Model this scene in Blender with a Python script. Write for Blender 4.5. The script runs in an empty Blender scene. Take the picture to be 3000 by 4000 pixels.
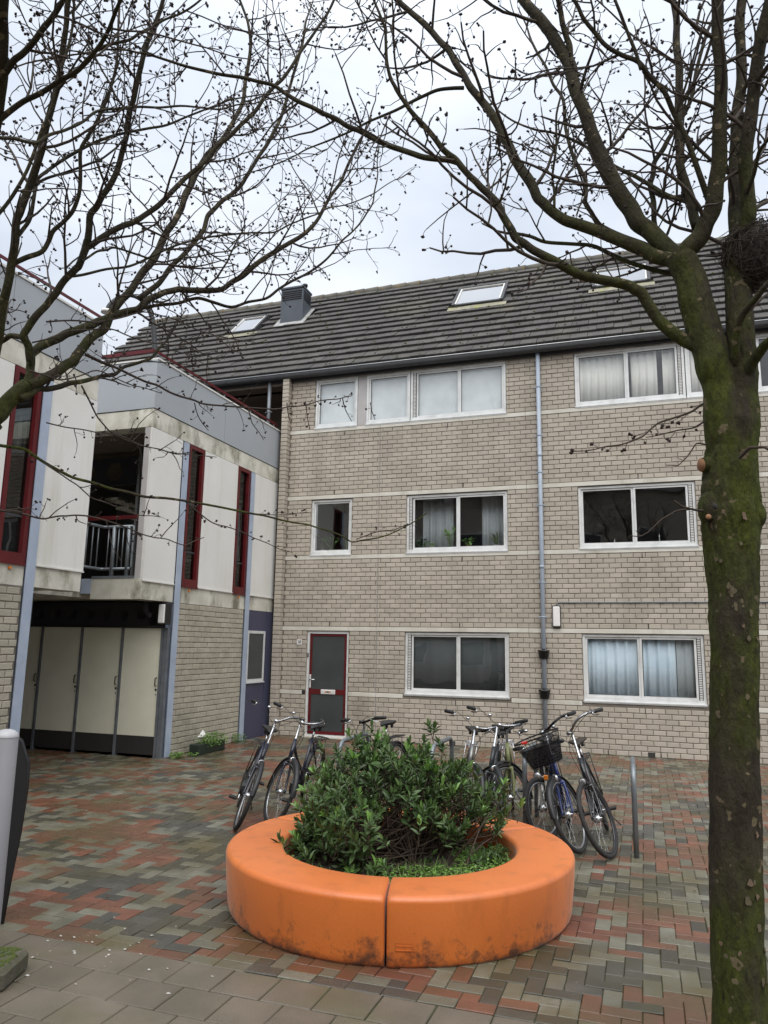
import bpy, math, random
import numpy as np
from mathutils import Vector, Matrix
random.seed(7); rng = np.random.default_rng(7)
R = math.radians
scene = bpy.context.scene
col = scene.collection
# ------------------------------------------------------------------ camera
CAM = np.array([7.262, -14.571, 1.870]); FPX = 2927.6
YAW, PITCH, ROLL = R(19.013), R(10.093), R(0.959)
_f = np.array([-math.sin(YAW)*math.cos(PITCH), math.cos(YAW)*math.cos(PITCH), math.sin(PITCH)])
_r = np.array([math.cos(YAW), math.sin(YAW), 0.]); _u = np.cross(_r, _f)
_r2 = math.cos(ROLL)*_r + math.sin(ROLL)*_u; _u2 = -math.sin(ROLL)*_r + math.cos(ROLL)*_u
CM = np.array([_r2, _u2, _f])
cd = bpy.data.cameras.new('camera'); cam = bpy.data.objects.new('camera', cd); col.objects.link(cam)
mw = Matrix.Identity(4)
for i in range(3):
    mw[i][0] = _r2[i]; mw[i][1] = _u2[i]; mw[i][2] = -_f[i]; mw[i][3] = CAM[i]
cam.matrix_world = mw
cd.sensor_fit = 'HORIZONTAL'; cd.sensor_width = 36; cd.lens = 36*FPX/3000
cd.clip_start = .05; cd.clip_end = 500
scene.camera = cam
def proj(p):                       # world -> 1659 x 2212 picture units + depth
    q = CM @ (np.asarray(p, float)-CAM)
    if q[2] < .05: return (-9999, -9999, -1)
    return ((1500+FPX*q[0]/q[2])/1.80832, (2000-FPX*q[1]/q[2])/1.80832, q[2])
def ray(x, y):
    q = np.array([(x*1.80832-1500)/FPX, -(y*1.80832-2000)/FPX, 1.]); return CM.T @ q
def ath(x, y, h):                  # point at horizontal distance h from the viewpoint
    d = ray(x, y); t = h/math.hypot(d[0], d[1]); return CAM+d*t, t
# ------------------------------------------------------------------ world, sun, exposure
SUN_EL, SUN_AZ = R(58), R(158)     # behind the viewpoint, to the right
world = bpy.data.worlds.new('World'); scene.world = world; world.use_nodes = True
nt = world.node_tree; nt.nodes.clear()
def N(tree, t, **k):
    n = tree.nodes.new(t)
    for a, b in k.items(): setattr(n, a, b)
    return n
wo = N(nt, 'ShaderNodeOutputWorld'); bg = N(nt, 'ShaderNodeBackground')
sky = N(nt, 'ShaderNodeTexSky', sky_type='NISHITA', sun_disc=False)
sky.sun_elevation = SUN_EL; sky.sun_rotation = SUN_AZ; sky.air_density = 1.0; sky.dust_density = 4.0
tc = N(nt, 'ShaderNodeTexCoord')
mp = N(nt, 'ShaderNodeMapping'); mp.inputs['Scale'].default_value = (1, 1, 2.6)
no = N(nt, 'ShaderNodeTexNoise'); no.inputs['Scale'].default_value = 1.7; no.inputs['Detail'].default_value = 5; no.inputs['Roughness'].default_value = .5
rp = N(nt, 'ShaderNodeValToRGB')
rp.color_ramp.elements[0].position = .33; rp.color_ramp.elements[0].color = (4.9, 5.5, 6.5, 1)
rp.color_ramp.elements[1].position = .66; rp.color_ramp.elements[1].color = (7.9, 8.3, 8.9, 1)
mx = N(nt, 'ShaderNodeMix', data_type='RGBA'); mx.inputs[0].default_value = .93
L = nt.links.new
L(tc.outputs['Generated'], mp.inputs[0]); L(mp.outputs[0], no.inputs['Vector']); L(no.outputs['Fac'], rp.inputs[0])
# overcast luminance: the cloud deck is brighter overhead than near the horizon
sxyz = N(nt, 'ShaderNodeSeparateXYZ'); L(tc.outputs['Generated'], sxyz.inputs[0])
ov = N(nt, 'ShaderNodeMapRange'); ov.inputs['To Min'].default_value = .80; ov.inputs['To Max'].default_value = 1.5; L(sxyz.outputs[2], ov.inputs['Value'])
vsc = N(nt, 'ShaderNodeVectorMath', operation='SCALE'); L(rp.outputs[0], vsc.inputs[0]); L(ov.outputs[0], vsc.inputs['Scale'])
L(sky.outputs[0], mx.inputs[6]); L(vsc.outputs[0], mx.inputs[7]); L(mx.outputs[2], bg.inputs[0]); L(bg.outputs[0], wo.inputs[0])
bg.inputs[1].default_value = .054
sd = bpy.data.lights.new('sun', 'SUN'); sd.energy = 1.5; sd.angle = R(70); sd.color = (1, .97, .93)
so = bpy.data.objects.new('sun', sd); col.objects.link(so)
sv = Vector((math.sin(SUN_AZ)*math.cos(SUN_EL), math.cos(SUN_AZ)*math.cos(SUN_EL), math.sin(SUN_EL)))
so.rotation_euler = sv.to_track_quat('Z', 'Y').to_euler(); so.location = (5, -20, 25)
vs = scene.view_settings
vs.view_transform = 'Standard'; vs.look = 'None'; vs.gamma = 1; vs.use_curve_mapping = False; vs.exposure = 1.15
# ------------------------------------------------------------------ helpers
def sock(tree, n, name, v):
    n.inputs[name].default_value = v
def mat(name, c, c2=None, scale=3., lo=.35, hi=.65, rough=.6, rough2=None, bump=0., bscale=60., piece=0., metal=0., spec=.5,
        grime=None, gscale=1.2, glo=.5, ghi=.75, gstretch=None, speck=0., speckscale=150., coat=0., detail=6., sheen=0.):
    """procedural surface: two tones in noise, per-piece lightness, a second grime tone, speckle, relief"""
    m = bpy.data.materials.new(name); m.use_nodes = True
    t = m.node_tree; t.nodes.clear(); k = t.links.new
    out = N(t, 'ShaderNodeOutputMaterial'); b = N(t, 'ShaderNodeBsdfPrincipled'); k(b.outputs[0], out.inputs[0])
    g = N(t, 'ShaderNodeNewGeometry'); pos = g.outputs['Position']
    sock(t, b, 'Roughness', rough); sock(t, b, 'Metallic', metal); sock(t, b, 'Specular IOR Level', spec)
    if coat: sock(t, b, 'Coat Weight', coat)
    if sheen: sock(t, b, 'Sheen Weight', sheen); sock(t, b, 'Sheen Roughness', .35); sock(t, b, 'Sheen Tint', (1, .9, .82, 1))
    if c2 is None: c2 = tuple(x*.86 for x in c)
    n1 = N(t, 'ShaderNodeTexNoise'); sock(t, n1, 'Scale', scale); sock(t, n1, 'Detail', detail); k(pos, n1.inputs['Vector'])
    r1 = N(t, 'ShaderNodeMapRange'); sock(t, r1, 'From Min', lo); sock(t, r1, 'From Max', hi); k(n1.outputs['Fac'], r1.inputs['Value'])
    m1 = N(t, 'ShaderNodeMix', data_type='RGBA'); m1.inputs[6].default_value = (*c, 1); m1.inputs[7].default_value = (*c2, 1)
    k(r1.outputs[0], m1.inputs[0]); cur = m1.outputs[2]
    if piece:
        oi = N(t, 'ShaderNodeObjectInfo'); ad = N(t, 'ShaderNodeMath', operation='ADD'); fr = N(t, 'ShaderNodeMath', operation='FRACT')
        k(g.outputs['Random Per Island'], ad.inputs[0]); k(oi.outputs['Random'], ad.inputs[1]); k(ad.outputs[0], fr.inputs[0])
        mr = N(t, 'ShaderNodeMapRange'); sock(t, mr, 'To Min', 1-piece); sock(t, mr, 'To Max', 1+piece); k(fr.outputs[0], mr.inputs['Value'])
        vm = N(t, 'ShaderNodeVectorMath', operation='SCALE'); k(cur, vm.inputs[0]); k(mr.outputs[0], vm.inputs['Scale']); cur = vm.outputs[0]
    if speck:
        n3 = N(t, 'ShaderNodeTexNoise'); sock(t, n3, 'Scale', speckscale); sock(t, n3, 'Detail', 2.); k(pos, n3.inputs['Vector'])
        mr = N(t, 'ShaderNodeMapRange'); sock(t, mr, 'From Min', .3); sock(t, mr, 'From Max', .7); sock(t, mr, 'To Min', 1-speck); sock(t, mr, 'To Max', 1+speck)
        k(n3.outputs['Fac'], mr.inputs['Value'])
        vm = N(t, 'ShaderNodeVectorMath', operation='SCALE'); k(cur, vm.inputs[0]); k(mr.outputs[0], vm.inputs['Scale']); cur = vm.outputs[0]
    if grime:
        src = pos
        if gstretch:
            mp_ = N(t, 'ShaderNodeMapping'); mp_.inputs['Scale'].default_value = gstretch; k(pos, mp_.inputs[0]); src = mp_.outputs[0]
        n2 = N(t, 'ShaderNodeTexNoise'); sock(t, n2, 'Scale', gscale); sock(t, n2, 'Detail', 8.); sock(t, n2, 'Roughness', .62); k(src, n2.inputs['Vector'])
        r2 = N(t, 'ShaderNodeMapRange'); sock(t, r2, 'From Min', glo); sock(t, r2, 'From Max', ghi); k(n2.outputs['Fac'], r2.inputs['Value'])
        m2 = N(t, 'ShaderNodeMix', data_type='RGBA'); m2.inputs[7].default_value = (*grime, 1); k(cur, m2.inputs[6]); k(r2.outputs[0], m2.inputs[0]); cur = m2.outputs[2]
    k(cur, b.inputs['Base Color'])
    if rough2 is not None:
        n4 = N(t, 'ShaderNodeTexNoise'); sock(t, n4, 'Scale', .9); sock(t, n4, 'Detail', 4.); k(pos, n4.inputs['Vector'])
        mr = N(t, 'ShaderNodeMapRange'); sock(t, mr, 'From Min', .35); sock(t, mr, 'From Max', .65); sock(t, mr, 'To Min', rough); sock(t, mr, 'To Max', rough2)
        k(n4.outputs['Fac'], mr.inputs['Value']); k(mr.outputs[0], b.inputs['Roughness'])
    if bump:
        nb = N(t, 'ShaderNodeTexNoise'); sock(t, nb, 'Scale', bscale); sock(t, nb, 'Detail', 5.); k(pos, nb.inputs['Vector'])
        bp = N(t, 'ShaderNodeBump'); sock(t, bp, 'Strength', bump); sock(t, bp, 'Distance', .01); k(nb.outputs['Fac'], bp.inputs['Height']); k(bp.outputs[0], b.inputs['Normal'])
    return m
def glass_mat(name, tint=(.97, .98, .98), boost=1.25, base=.015):
    m = bpy.data.materials.new(name); m.use_nodes = True
    t = m.node_tree; t.nodes.clear(); k = t.links.new
    out = N(t, 'ShaderNodeOutputMaterial'); tr = N(t, 'ShaderNodeBsdfTransparent'); gl = N(t, 'ShaderNodeBsdfGlossy'); mi = N(t, 'ShaderNodeMixShader')
    tr.inputs[0].default_value = (*tint, 1); gl.inputs['Roughness'].default_value = .012
    lw = N(t, 'ShaderNodeLayerWeight'); lw.inputs['Blend'].default_value = .5      # facing term is the same from both sides
    fr = N(t, 'ShaderNodeMath', operation='POWER'); fr.inputs[1].default_value = 5.; k(lw.outputs['Facing'], fr.inputs[0])
    ma = N(t, 'ShaderNodeMath', operation='MULTIPLY_ADD'); ma.inputs[1].default_value = .9*boost; ma.inputs[2].default_value = .045*boost+base
    g = N(t, 'ShaderNodeNewGeometry'); n1 = N(t, 'ShaderNodeTexNoise'); sock(t, n1, 'Scale', 1.1); k(g.outputs['Position'], n1.inputs['Vector'])
    bp = N(t, 'ShaderNodeBump'); sock(t, bp, 'Strength', .12); sock(t, bp, 'Distance', .05); k(n1.outputs['Fac'], bp.inputs['Height']); k(bp.outputs[0], gl.inputs['Normal'])
    k(fr.outputs[0], ma.inputs[0]); k(ma.outputs[0], mi.inputs[0]); k(tr.outputs[0], mi.inputs[1]); k(gl.outputs[0], mi.inputs[2]); k(mi.outputs[0], out.inputs[0])
    return m
class MB:
    def __init__(s): s.v = []; s.f = []; s.m = []; s.cm = 0; s.sm = []
    def add(s, vs, fs, smooth=False):
        o = len(s.v); s.v.extend([tuple(map(float, p)) for p in vs])
        for f in fs: s.f.append(tuple(o+i for i in f)); s.m.append(s.cm); s.sm.append(smooth)
    def box(s, x0, x1, y0, y1, z0, z1):
        s.add([(x0, y0, z0), (x1, y0, z0), (x1, y1, z0), (x0, y1, z0), (x0, y0, z1), (x1, y0, z1), (x1, y1, z1), (x0, y1, z1)],
              [(0, 3, 2, 1), (4, 5, 6, 7), (0, 1, 5, 4), (1, 2, 6, 5), (2, 3, 7, 6), (3, 0, 4, 7)]); return s
    def cbox(s, x0, x1, y0, y1, z0, z1, b=.006):     # box with small chamfers all round
        X = (x0, x1); Y = (y0, y1); Z = (z0, z1); vs = []; idx = {}
        for i in (0, 1):
            for j in (0, 1):
                for k in (0, 1):
                    sx, sy, sz = (1-2*i)*b, (1-2*j)*b, (1-2*k)*b
                    for a in range(3):
                        p = [X[i]+sx, Y[j]+sy, Z[k]+sz]; p[a] = (X, Y, Z)[a][(i, j, k)[a]]
                        idx[(i, j, k, a)] = len(vs); vs.append(p)
        F = []
        for a in range(3):
            o1, o2 = [q for q in range(3) if q != a]
            for e in (0, 1):
                c = []
                for (p, q) in ((0, 0), (1, 0), (1, 1), (0, 1)):
                    t = [0, 0, 0]; t[a] = e; t[o1] = p; t[o2] = q; c.append(idx[(*t, a)])
                flip = (e == 0) ^ (a == 1)
                F.append(tuple(c[::-1]) if flip else tuple(c))
            for p in (0, 1):
                for q in (0, 1):
                    t0 = [0, 0, 0]; t1 = [0, 0, 0]; t0[o1] = t1[o1] = p; t0[o2] = t1[o2] = q; t1[a] = 1
                    F.append((idx[(*t0, o1)], idx[(*t1, o1)], idx[(*t1, o2)], idx[(*t0, o2)]))
        for i in (0, 1):
            for j in (0, 1):
                for k in (0, 1): F.append(tuple(idx[(i, j, k, a)] for a in range(3)))
        s.add(vs, F); return s
    def tube(s, pts, rad, n=8, cap=True, smooth=True):
        P = [np.asarray(p, float) for p in pts]; m = len(P)
        if not hasattr(rad, '__len__'): rad = [rad]*m
        T = []
        for i in range(m):
            d = P[min(i+1, m-1)]-P[max(i-1, 0)]; l = np.linalg.norm(d); T.append(d/l if l > 1e-9 else np.array([0, 0, 1.]))
        a = np.array([0, 0, 1.]) if abs(T[0][2]) < .9 else np.array([1., 0, 0])
        u = np.cross(T[0], a); u /= np.linalg.norm(u); V = []
        for i in range(m):
            u = u-T[i]*(u@T[i]); u /= max(np.linalg.norm(u), 1e-9); w = np.cross(T[i], u)
            for j in range(n):
                q = 2*math.pi*j/n; V.append(P[i]+rad[i]*(math.cos(q)*u+math.sin(q)*w))
        F = [(i*n+j, i*n+(j+1) % n, (i+1)*n+(j+1) % n, (i+1)*n+j) for i in range(m-1) for j in range(n)]
        if cap: F += [tuple(range(n))[::-1], tuple((m-1)*n+j for j in range(n))]
        s.add(V, F, smooth); return s
    def bar(s, p, q, r, n=8): return s.tube([p, q], r, n)
    def torus(s, c, ax, R_, r, n=48, k=8, sq=1.):
        c = np.asarray(c, float); ax = np.asarray(ax, float)/np.linalg.norm(ax)
        a = np.array([0, 0, 1.]) if abs(ax[2]) < .9 else np.array([1., 0, 0])
        u = np.cross(ax, a); u /= np.linalg.norm(u); w = np.cross(ax, u); V = []
        for i in range(n):
            q = 2*math.pi*i/n; e = math.cos(q)*u+math.sin(q)*w
            for j in range(k):
                t = 2*math.pi*j/k; V.append(c+e*(R_+r*math.cos(t))+ax*r*sq*math.sin(t))
        F = [(i*k+j, ((i+1) % n)*k+j, ((i+1) % n)*k+(j+1) % k, i*k+(j+1) % k) for i in range(n) for j in range(k)]
        s.add(V, F, True); return s
    def lathe(s, prof, n=32, c=(0, 0, 0), smooth=True, cap=False):
        V = [(c[0]+r*math.cos(2*math.pi*j/n), c[1]+r*math.sin(2*math.pi*j/n), c[2]+z) for r, z in prof for j in range(n)]
        F = [(i*n+j, i*n+(j+1) % n, (i+1)*n+(j+1) % n, (i+1)*n+j) for i in range(len(prof)-1) for j in range(n)]
        if cap: F += [tuple(range(n))[::-1], tuple((len(prof)-1)*n+j for j in range(n))]
        s.add(V, F, smooth); return s
    def blob(s, c, rx, ry, rz, n=10, m=7):
        V = []; F = []
        for i in range(m+1):
            t = math.pi*i/m
            for j in range(n):
                q = 2*math.pi*j/n; V.append((c[0]+rx*math.sin(t)*math.cos(q), c[1]+ry*math.sin(t)*math.sin(q), c[2]+rz*math.cos(t)))
        F = [(i*n+j, (i+1)*n+j, (i+1)*n+(j+1) % n, i*n+(j+1) % n) for i in range(m) for j in range(n)]
        s.add(V, F, True); return s
    def prism(s, poly, a0, a1, axis=1):      # polygon in the two other axes, extruded along axis
        n = len(poly); V = []
        for a in (a0, a1):
            for p, q in poly:
                t = [p, q]; t.insert(axis, a); V.append(t)
        s.add(V, [tuple(range(n)), tuple(range(n, 2*n))[::-1]]+[(i, i+n, (i+1) % n+n, (i+1) % n) for i in range(n)]); return s
    def build(s, name, material, parent=None):
        me = bpy.data.meshes.new(name); me.from_pydata(s.v, [], s.f)
        ms = material if isinstance(material, (list, tuple)) else [material]
        for q in ms: me.materials.append(q)
        if len(ms) > 1: me.polygons.foreach_set('material_index', s.m)
        me.polygons.foreach_set('use_smooth', s.sm); me.validate(clean_customdata=False); me.update()
        return link(name, me, parent)
def link(name, data, parent=None, loc=None):
    o = bpy.data.objects.new(name, data); col.objects.link(o)
    if parent is not None: o.parent = parent
    if loc is not None: o.location = loc
    return o
def tag(o, label=None, cat=None, group=None, kind=None):
    if label: o['label'] = label
    if cat: o['category'] = cat
    if group: o['group'] = group
    if kind: o['kind'] = kind
    return o
def thing(name, label, cat, loc=(0, 0, 0), rz=0, group=None):
    o = link(name, None, None, loc); o.rotation_euler = (0, 0, rz); o.empty_display_size = .1
    return tag(o, label, cat, group)
def arc(c, u, w, r, a0, a1, n):
    c, u, w = (np.asarray(q, float) for q in (c, u, w))
    return [c+r*(math.cos(a0+(a1-a0)*i/n)*u+math.sin(a0+(a1-a0)*i/n)*w) for i in range(n+1)]
def spline(pts, sub=6):
    P = [np.asarray(p, float) for p in pts]; out = []
    for i in range(len(P)-1):
        p0 = P[max(i-1, 0)]; p1 = P[i]; p2 = P[i+1]; p3 = P[min(i+2, len(P)-1)]
        for j in range(sub):
            t = j/sub; out.append(.5*((2*p1)+(-p0+p2)*t+(2*p0-5*p1+4*p2-p3)*t*t+(-p0+3*p1-3*p2+p3)*t**3))
    out.append(P[-1]); return out
# ------------------------------------------------------------------ materials
MT = {}
MT['brick'] = mat('brick', (.432, .385, .322), (.388, .344, .284), scale=1.3, rough=.9, bump=.55, bscale=90, piece=.09, grime=(.245, .222, .178), gscale=.9, glo=.52, ghi=.80, gstretch=(1, 1, .45), speck=.16, speckscale=260)
MT['brick_wing'] = mat('brick_wing', (.43, .395, .315), (.37, .34, .265), scale=1.5, rough=.9, bump=.9, bscale=70, piece=.09, grime=(.20, .195, .13), gscale=1.1, glo=.5, ghi=.8, speck=.18, speckscale=200)
MT['mortar'] = mat('mortar', (.20, .175, .145), (.15, .13, .107), rough=.95, bump=.3, bscale=120)
MT['band'] = mat('band_stone', (.62, .60, .54), (.52, .49, .42), scale=2.5, rough=.8, bump=.15, bscale=150, grime=(.33, .30, .23), gscale=2.2, glo=.55, ghi=.8, gstretch=(1, 1, .3))
MT['alu'] = mat('aluminium', (.70, .71, .70), (.62, .63, .62), scale=6, rough=.4, metal=.12, grime=(.42, .42, .40), gscale=3, glo=.55, ghi=.85)
MT['alu_dark'] = mat('aluminium_shadow_gap', (.03, .03, .03), rough=.6)
MT['glass'] = glass_mat('window_glass')
MT['glass_dark'] = glass_mat('window_glass_dark', (.45, .47, .47), 1.0, .02)
MT['screen'] = mat('screen_glass', (.060, .066, .067), (.048, .054, .055), scale=2, rough=.28, spec=.35, speck=.3, speckscale=400)
MT['grey_panel'] = mat('grey_panel', (.44, .42, .41), rough=.5)
MT['red'] = mat('red_paint', (.115, .010, .012), (.085, .008, .010), scale=5, rough=.35, spec=.4)
MT['tile'] = mat('roof_tile', (.082, .076, .070), (.058, .055, .052), scale=2.2, rough=.85, bump=.5, bscale=60, piece=.16, grime=(.135, .125, .085), gscale=.7, glo=.56, ghi=.85, speck=.3, speckscale=60)
MT['ridge'] = mat('ridge_tile', (.15, .14, .115), (.10, .095, .08), scale=3, rough=.9, bump=.5, bscale=50, piece=.12, grime=(.26, .18, .05), gscale=3.2, glo=.57, ghi=.68)
MT['roof_under'] = mat('roof_underlay', (.035, .033, .03), rough=.9)
MT['gutter'] = mat('gutter_zinc', (.045, .047, .05), (.035, .037, .04), scale=4, rough=.6)
MT['gutter_lip'] = mat('gutter_lip', (.55, .57, .58), rough=.4, metal=.4)
MT['soffit'] = mat('dark_soffit', (.028, .028, .03), rough=.7)
MT['pipe'] = mat('downpipe_blue_grey', (.34, .39, .46), (.29, .335, .40), scale=5, rough=.5, grime=(.36, .38, .40), gscale=4, glo=.55, ghi=.8)
MT['steel_blue'] = mat('steel_blue_paint', (.40, .46, .56), (.34, .40, .50), scale=4, rough=.45, grime=(.25, .26, .27), gscale=2.5, glo=.58, ghi=.85)
MT['chimney'] = mat('chimney_cladding', (.075, .088, .107), rough=.5)
MT['lead'] = mat('lead_flashing', (.38, .38, .37), (.26, .26, .25), scale=8, rough=.6)
MT['white_panel'] = mat('white_panel', (.76, .75, .715), (.71, .70, .66), scale=1.5, rough=.55, grime=(.56, .545, .45), gscale=2.0, glo=.52, ghi=.8, gstretch=(1.5, 1.5, .12), speck=.04, speckscale=120)
MT['grey_para'] = mat('grey_parapet', (.37, .395, .42), (.345, .37, .395), scale=1, rough=.45)
MT['concrete'] = mat('stained_concrete', (.66, .64, .56), (.50, .48, .40), scale=3.0, rough=.85, bump=.3, bscale=60, grime=(.20, .185, .13), gscale=2.6, glo=.52, ghi=.68, gstretch=(1, 1, .55), speck=.1)
MT['white_trim'] = mat('white_trim', (.72, .71, .67), rough=.5)
MT['locker'] = mat('locker_cream', (.76, .745, .60), (.70, .685, .55), scale=2.5, rough=.55, grime=(.25, .23, .14), gscale=5, glo=.66, ghi=.9, gstretch=(3, 3, .4))  # cream lightened to carry the bounced light under the overhang
MT['kick'] = mat('locker_kickboard', (.030, .027, .025), rough=.7)
MT['steel_dark'] = mat('dark_steel', (.035, .037, .042), rough=.5, metal=.3)
MT['steel_post'] = mat('galvanised_steel', (.20, .215, .235), (.15, .16, .175), scale=7, rough=.5, metal=.4)
MT['purple'] = mat('blue_violet_panel', (.060, .062, .105), (.052, .054, .092), scale=2, rough=.5)
MT['dark_void'] = mat('dark_interior', (.03, .028, .026), rough=.9)
MT['wood_soffit'] = mat('brown_soffit', (.13, .095, .07), (.10, .075, .055), scale=3, rough=.8)
MT['room'] = mat('room_paint', (.20, .19, .18), rough=.9)
MT['room_dark'] = mat('room_dark', (.13, .13, .13), rough=.9)  # grey raised so the middle-right panes show their soft reflection through room colour
MT['curtain_white'] = mat('curtain_white', (.86, .84, .78), (.80, .78, .72), scale=2, rough=.9)
MT['curtain_blue'] = mat('curtain_pale_blue', (.70, .80, .88), (.60, .71, .80), scale=2, rough=.9)
MT['curtain_grey'] = mat('curtain_grey', (.46, .50, .52), (.36, .39, .41), scale=2, rough=.9)
MT['blind'] = mat('pale_sheet', (.80, .83, .84), rough=.9)
MT['white'] = mat('white_plastic', (.78, .77, .74), rough=.4)
MT['black'] = mat('black_plastic', (.013, .013, .014), rough=.42)
MT['rubber'] = mat('tyre_rubber', (.018, .017, .016), (.028, .026, .024), scale=20, rough=.75, bump=.3, bscale=200)
MT['chrome'] = mat('chrome', (.62, .63, .64), (.45, .46, .47), scale=12, rough=.22, metal=1.)
MT['rim'] = mat('rim_alloy', (.50, .51, .52), (.36, .36, .36), scale=15, rough=.35, metal=.9)
MT['bike_black'] = mat('bike_paint_black', (.010, .010, .012), rough=.25, coat=.4)
MT['bike_navy'] = mat('bike_paint_navy', (.010, .013, .030), rough=.25, coat=.4)
MT['bike_blue'] = mat('bike_paint_blue', (.012, .030, .16), rough=.25, coat=.4)
MT['bike_white'] = mat('bike_paint_white', (.62, .60, .54), (.48, .46, .40), scale=15, rough=.35)
MT['bike_silver'] = mat('bike_paint_silver', (.30, .30, .29), rough=.3, metal=.7)
MT['bike_olive'] = mat('bike_paint_olive', (.22, .24, .10), rough=.35)
MT['bike_grey'] = mat('bike_paint_grey', (.05, .055, .06), rough=.3, metal=.4)
MT['brown_leather'] = mat('saddle_brown', (.03, .022, .016), rough=.5)
MT['orange_refl'] = mat('orange_reflector', (.75, .22, .02), rough=.25)
MT['red_refl'] = mat('red_reflector', (.5, .02, .015), rough=.25)
MT['mesh_black'] = mat('basket_mesh', (.02, .02, .021), rough=.55, metal=.3)
MT['lamp_glass'] = mat('lamp_lens', (.55, .56, .55), rough=.12, metal=.6)
MT['orange'] = mat('orange_polyethylene', (.68, .178, .028), (.61, .150, .022), scale=1.6, rough=.42, spec=.8, sheen=.22, bump=.12, bscale=35, speck=.06, speckscale=160, grime=(.40, .105, .02), gscale=3.6, glo=.52, ghi=.85, gstretch=(1.6, 1.6, .6))
MT['soil'] = mat('dark_soil', (.035, .026, .02), (.06, .045, .034), scale=14, rough=.95, bump=.8, bscale=40)
MT['leaf'] = mat('shrub_leaf', (.058, .112, .032), (.094, .155, .050), scale=6, rough=.42, piece=.45, spec=.45)
MT['leaf_new'] = mat('young_leaf', (.13, .26, .05), (.16, .30, .07), scale=6, rough=.4, piece=.25)
MT['leaf_dead'] = mat('brown_leaf', (.10, .055, .03), (.06, .032, .02), scale=9, rough=.8, piece=.3)
MT['grass'] = mat('grass', (.11, .22, .035), (.15, .27, .055), scale=4, rough=.5, piece=.3)
MT['stem'] = mat('shrub_stem', (.075, .05, .032), (.045, .03, .02), scale=20, rough=.8)
MT['flower'] = mat('purple_bud', (.11, .01, .04), rough=.5)
MT['galv'] = mat('rack_galvanised', (.23, .255, .27), (.18, .20, .215), scale=6, rough=.45, metal=.5, grime=(.22, .16, .09), gscale=5, glo=.62, ghi=.85)
MT['post_grey'] = mat('post_grey', (.27, .27, .285), (.24, .24, .255), scale=2, rough=.5)
MT['moss_block'] = mat('mossy_concrete', (.09, .082, .06), (.05, .058, .02), scale=6, rough=.95, bump=.8, bscale=40)
MT['moss'] = mat('moss', (.045, .065, .010), (.07, .09, .016), scale=20, rough=.95, bump=1., bscale=90)
MT['terracotta'] = mat('terracotta', (.42, .16, .07), rough=.8)
MT['pot_green'] = mat('pot_green', (.20, .33, .18), rough=.4)
MT['twig'] = mat('twig_bark', (.055, .040, .028), (.038, .027, .02), scale=12, rough=.85)
MT['bud'] = mat('bud_dark', (.020, .013, .012), (.035, .018, .014), scale=30, rough=.8)
MT['cutwood'] = mat('cut_wood', (.34, .175, .085), (.26, .13, .065), scale=20, rough=.8)
MT['trough'] = mat('trough_green', (.018, .030, .02), rough=.5)
MT['flake'] = mat('bark_flake', (.125, .10, .058), (.085, .07, .04), scale=20, rough=.9)
MT['flake2'] = mat('bark_flake_pink', (.17, .12, .08), (.13, .09, .06), scale=20, rough=.9)
MT['handle_brown'] = mat('handle_brown', (.05, .03, .02), rough=.5)
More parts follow.
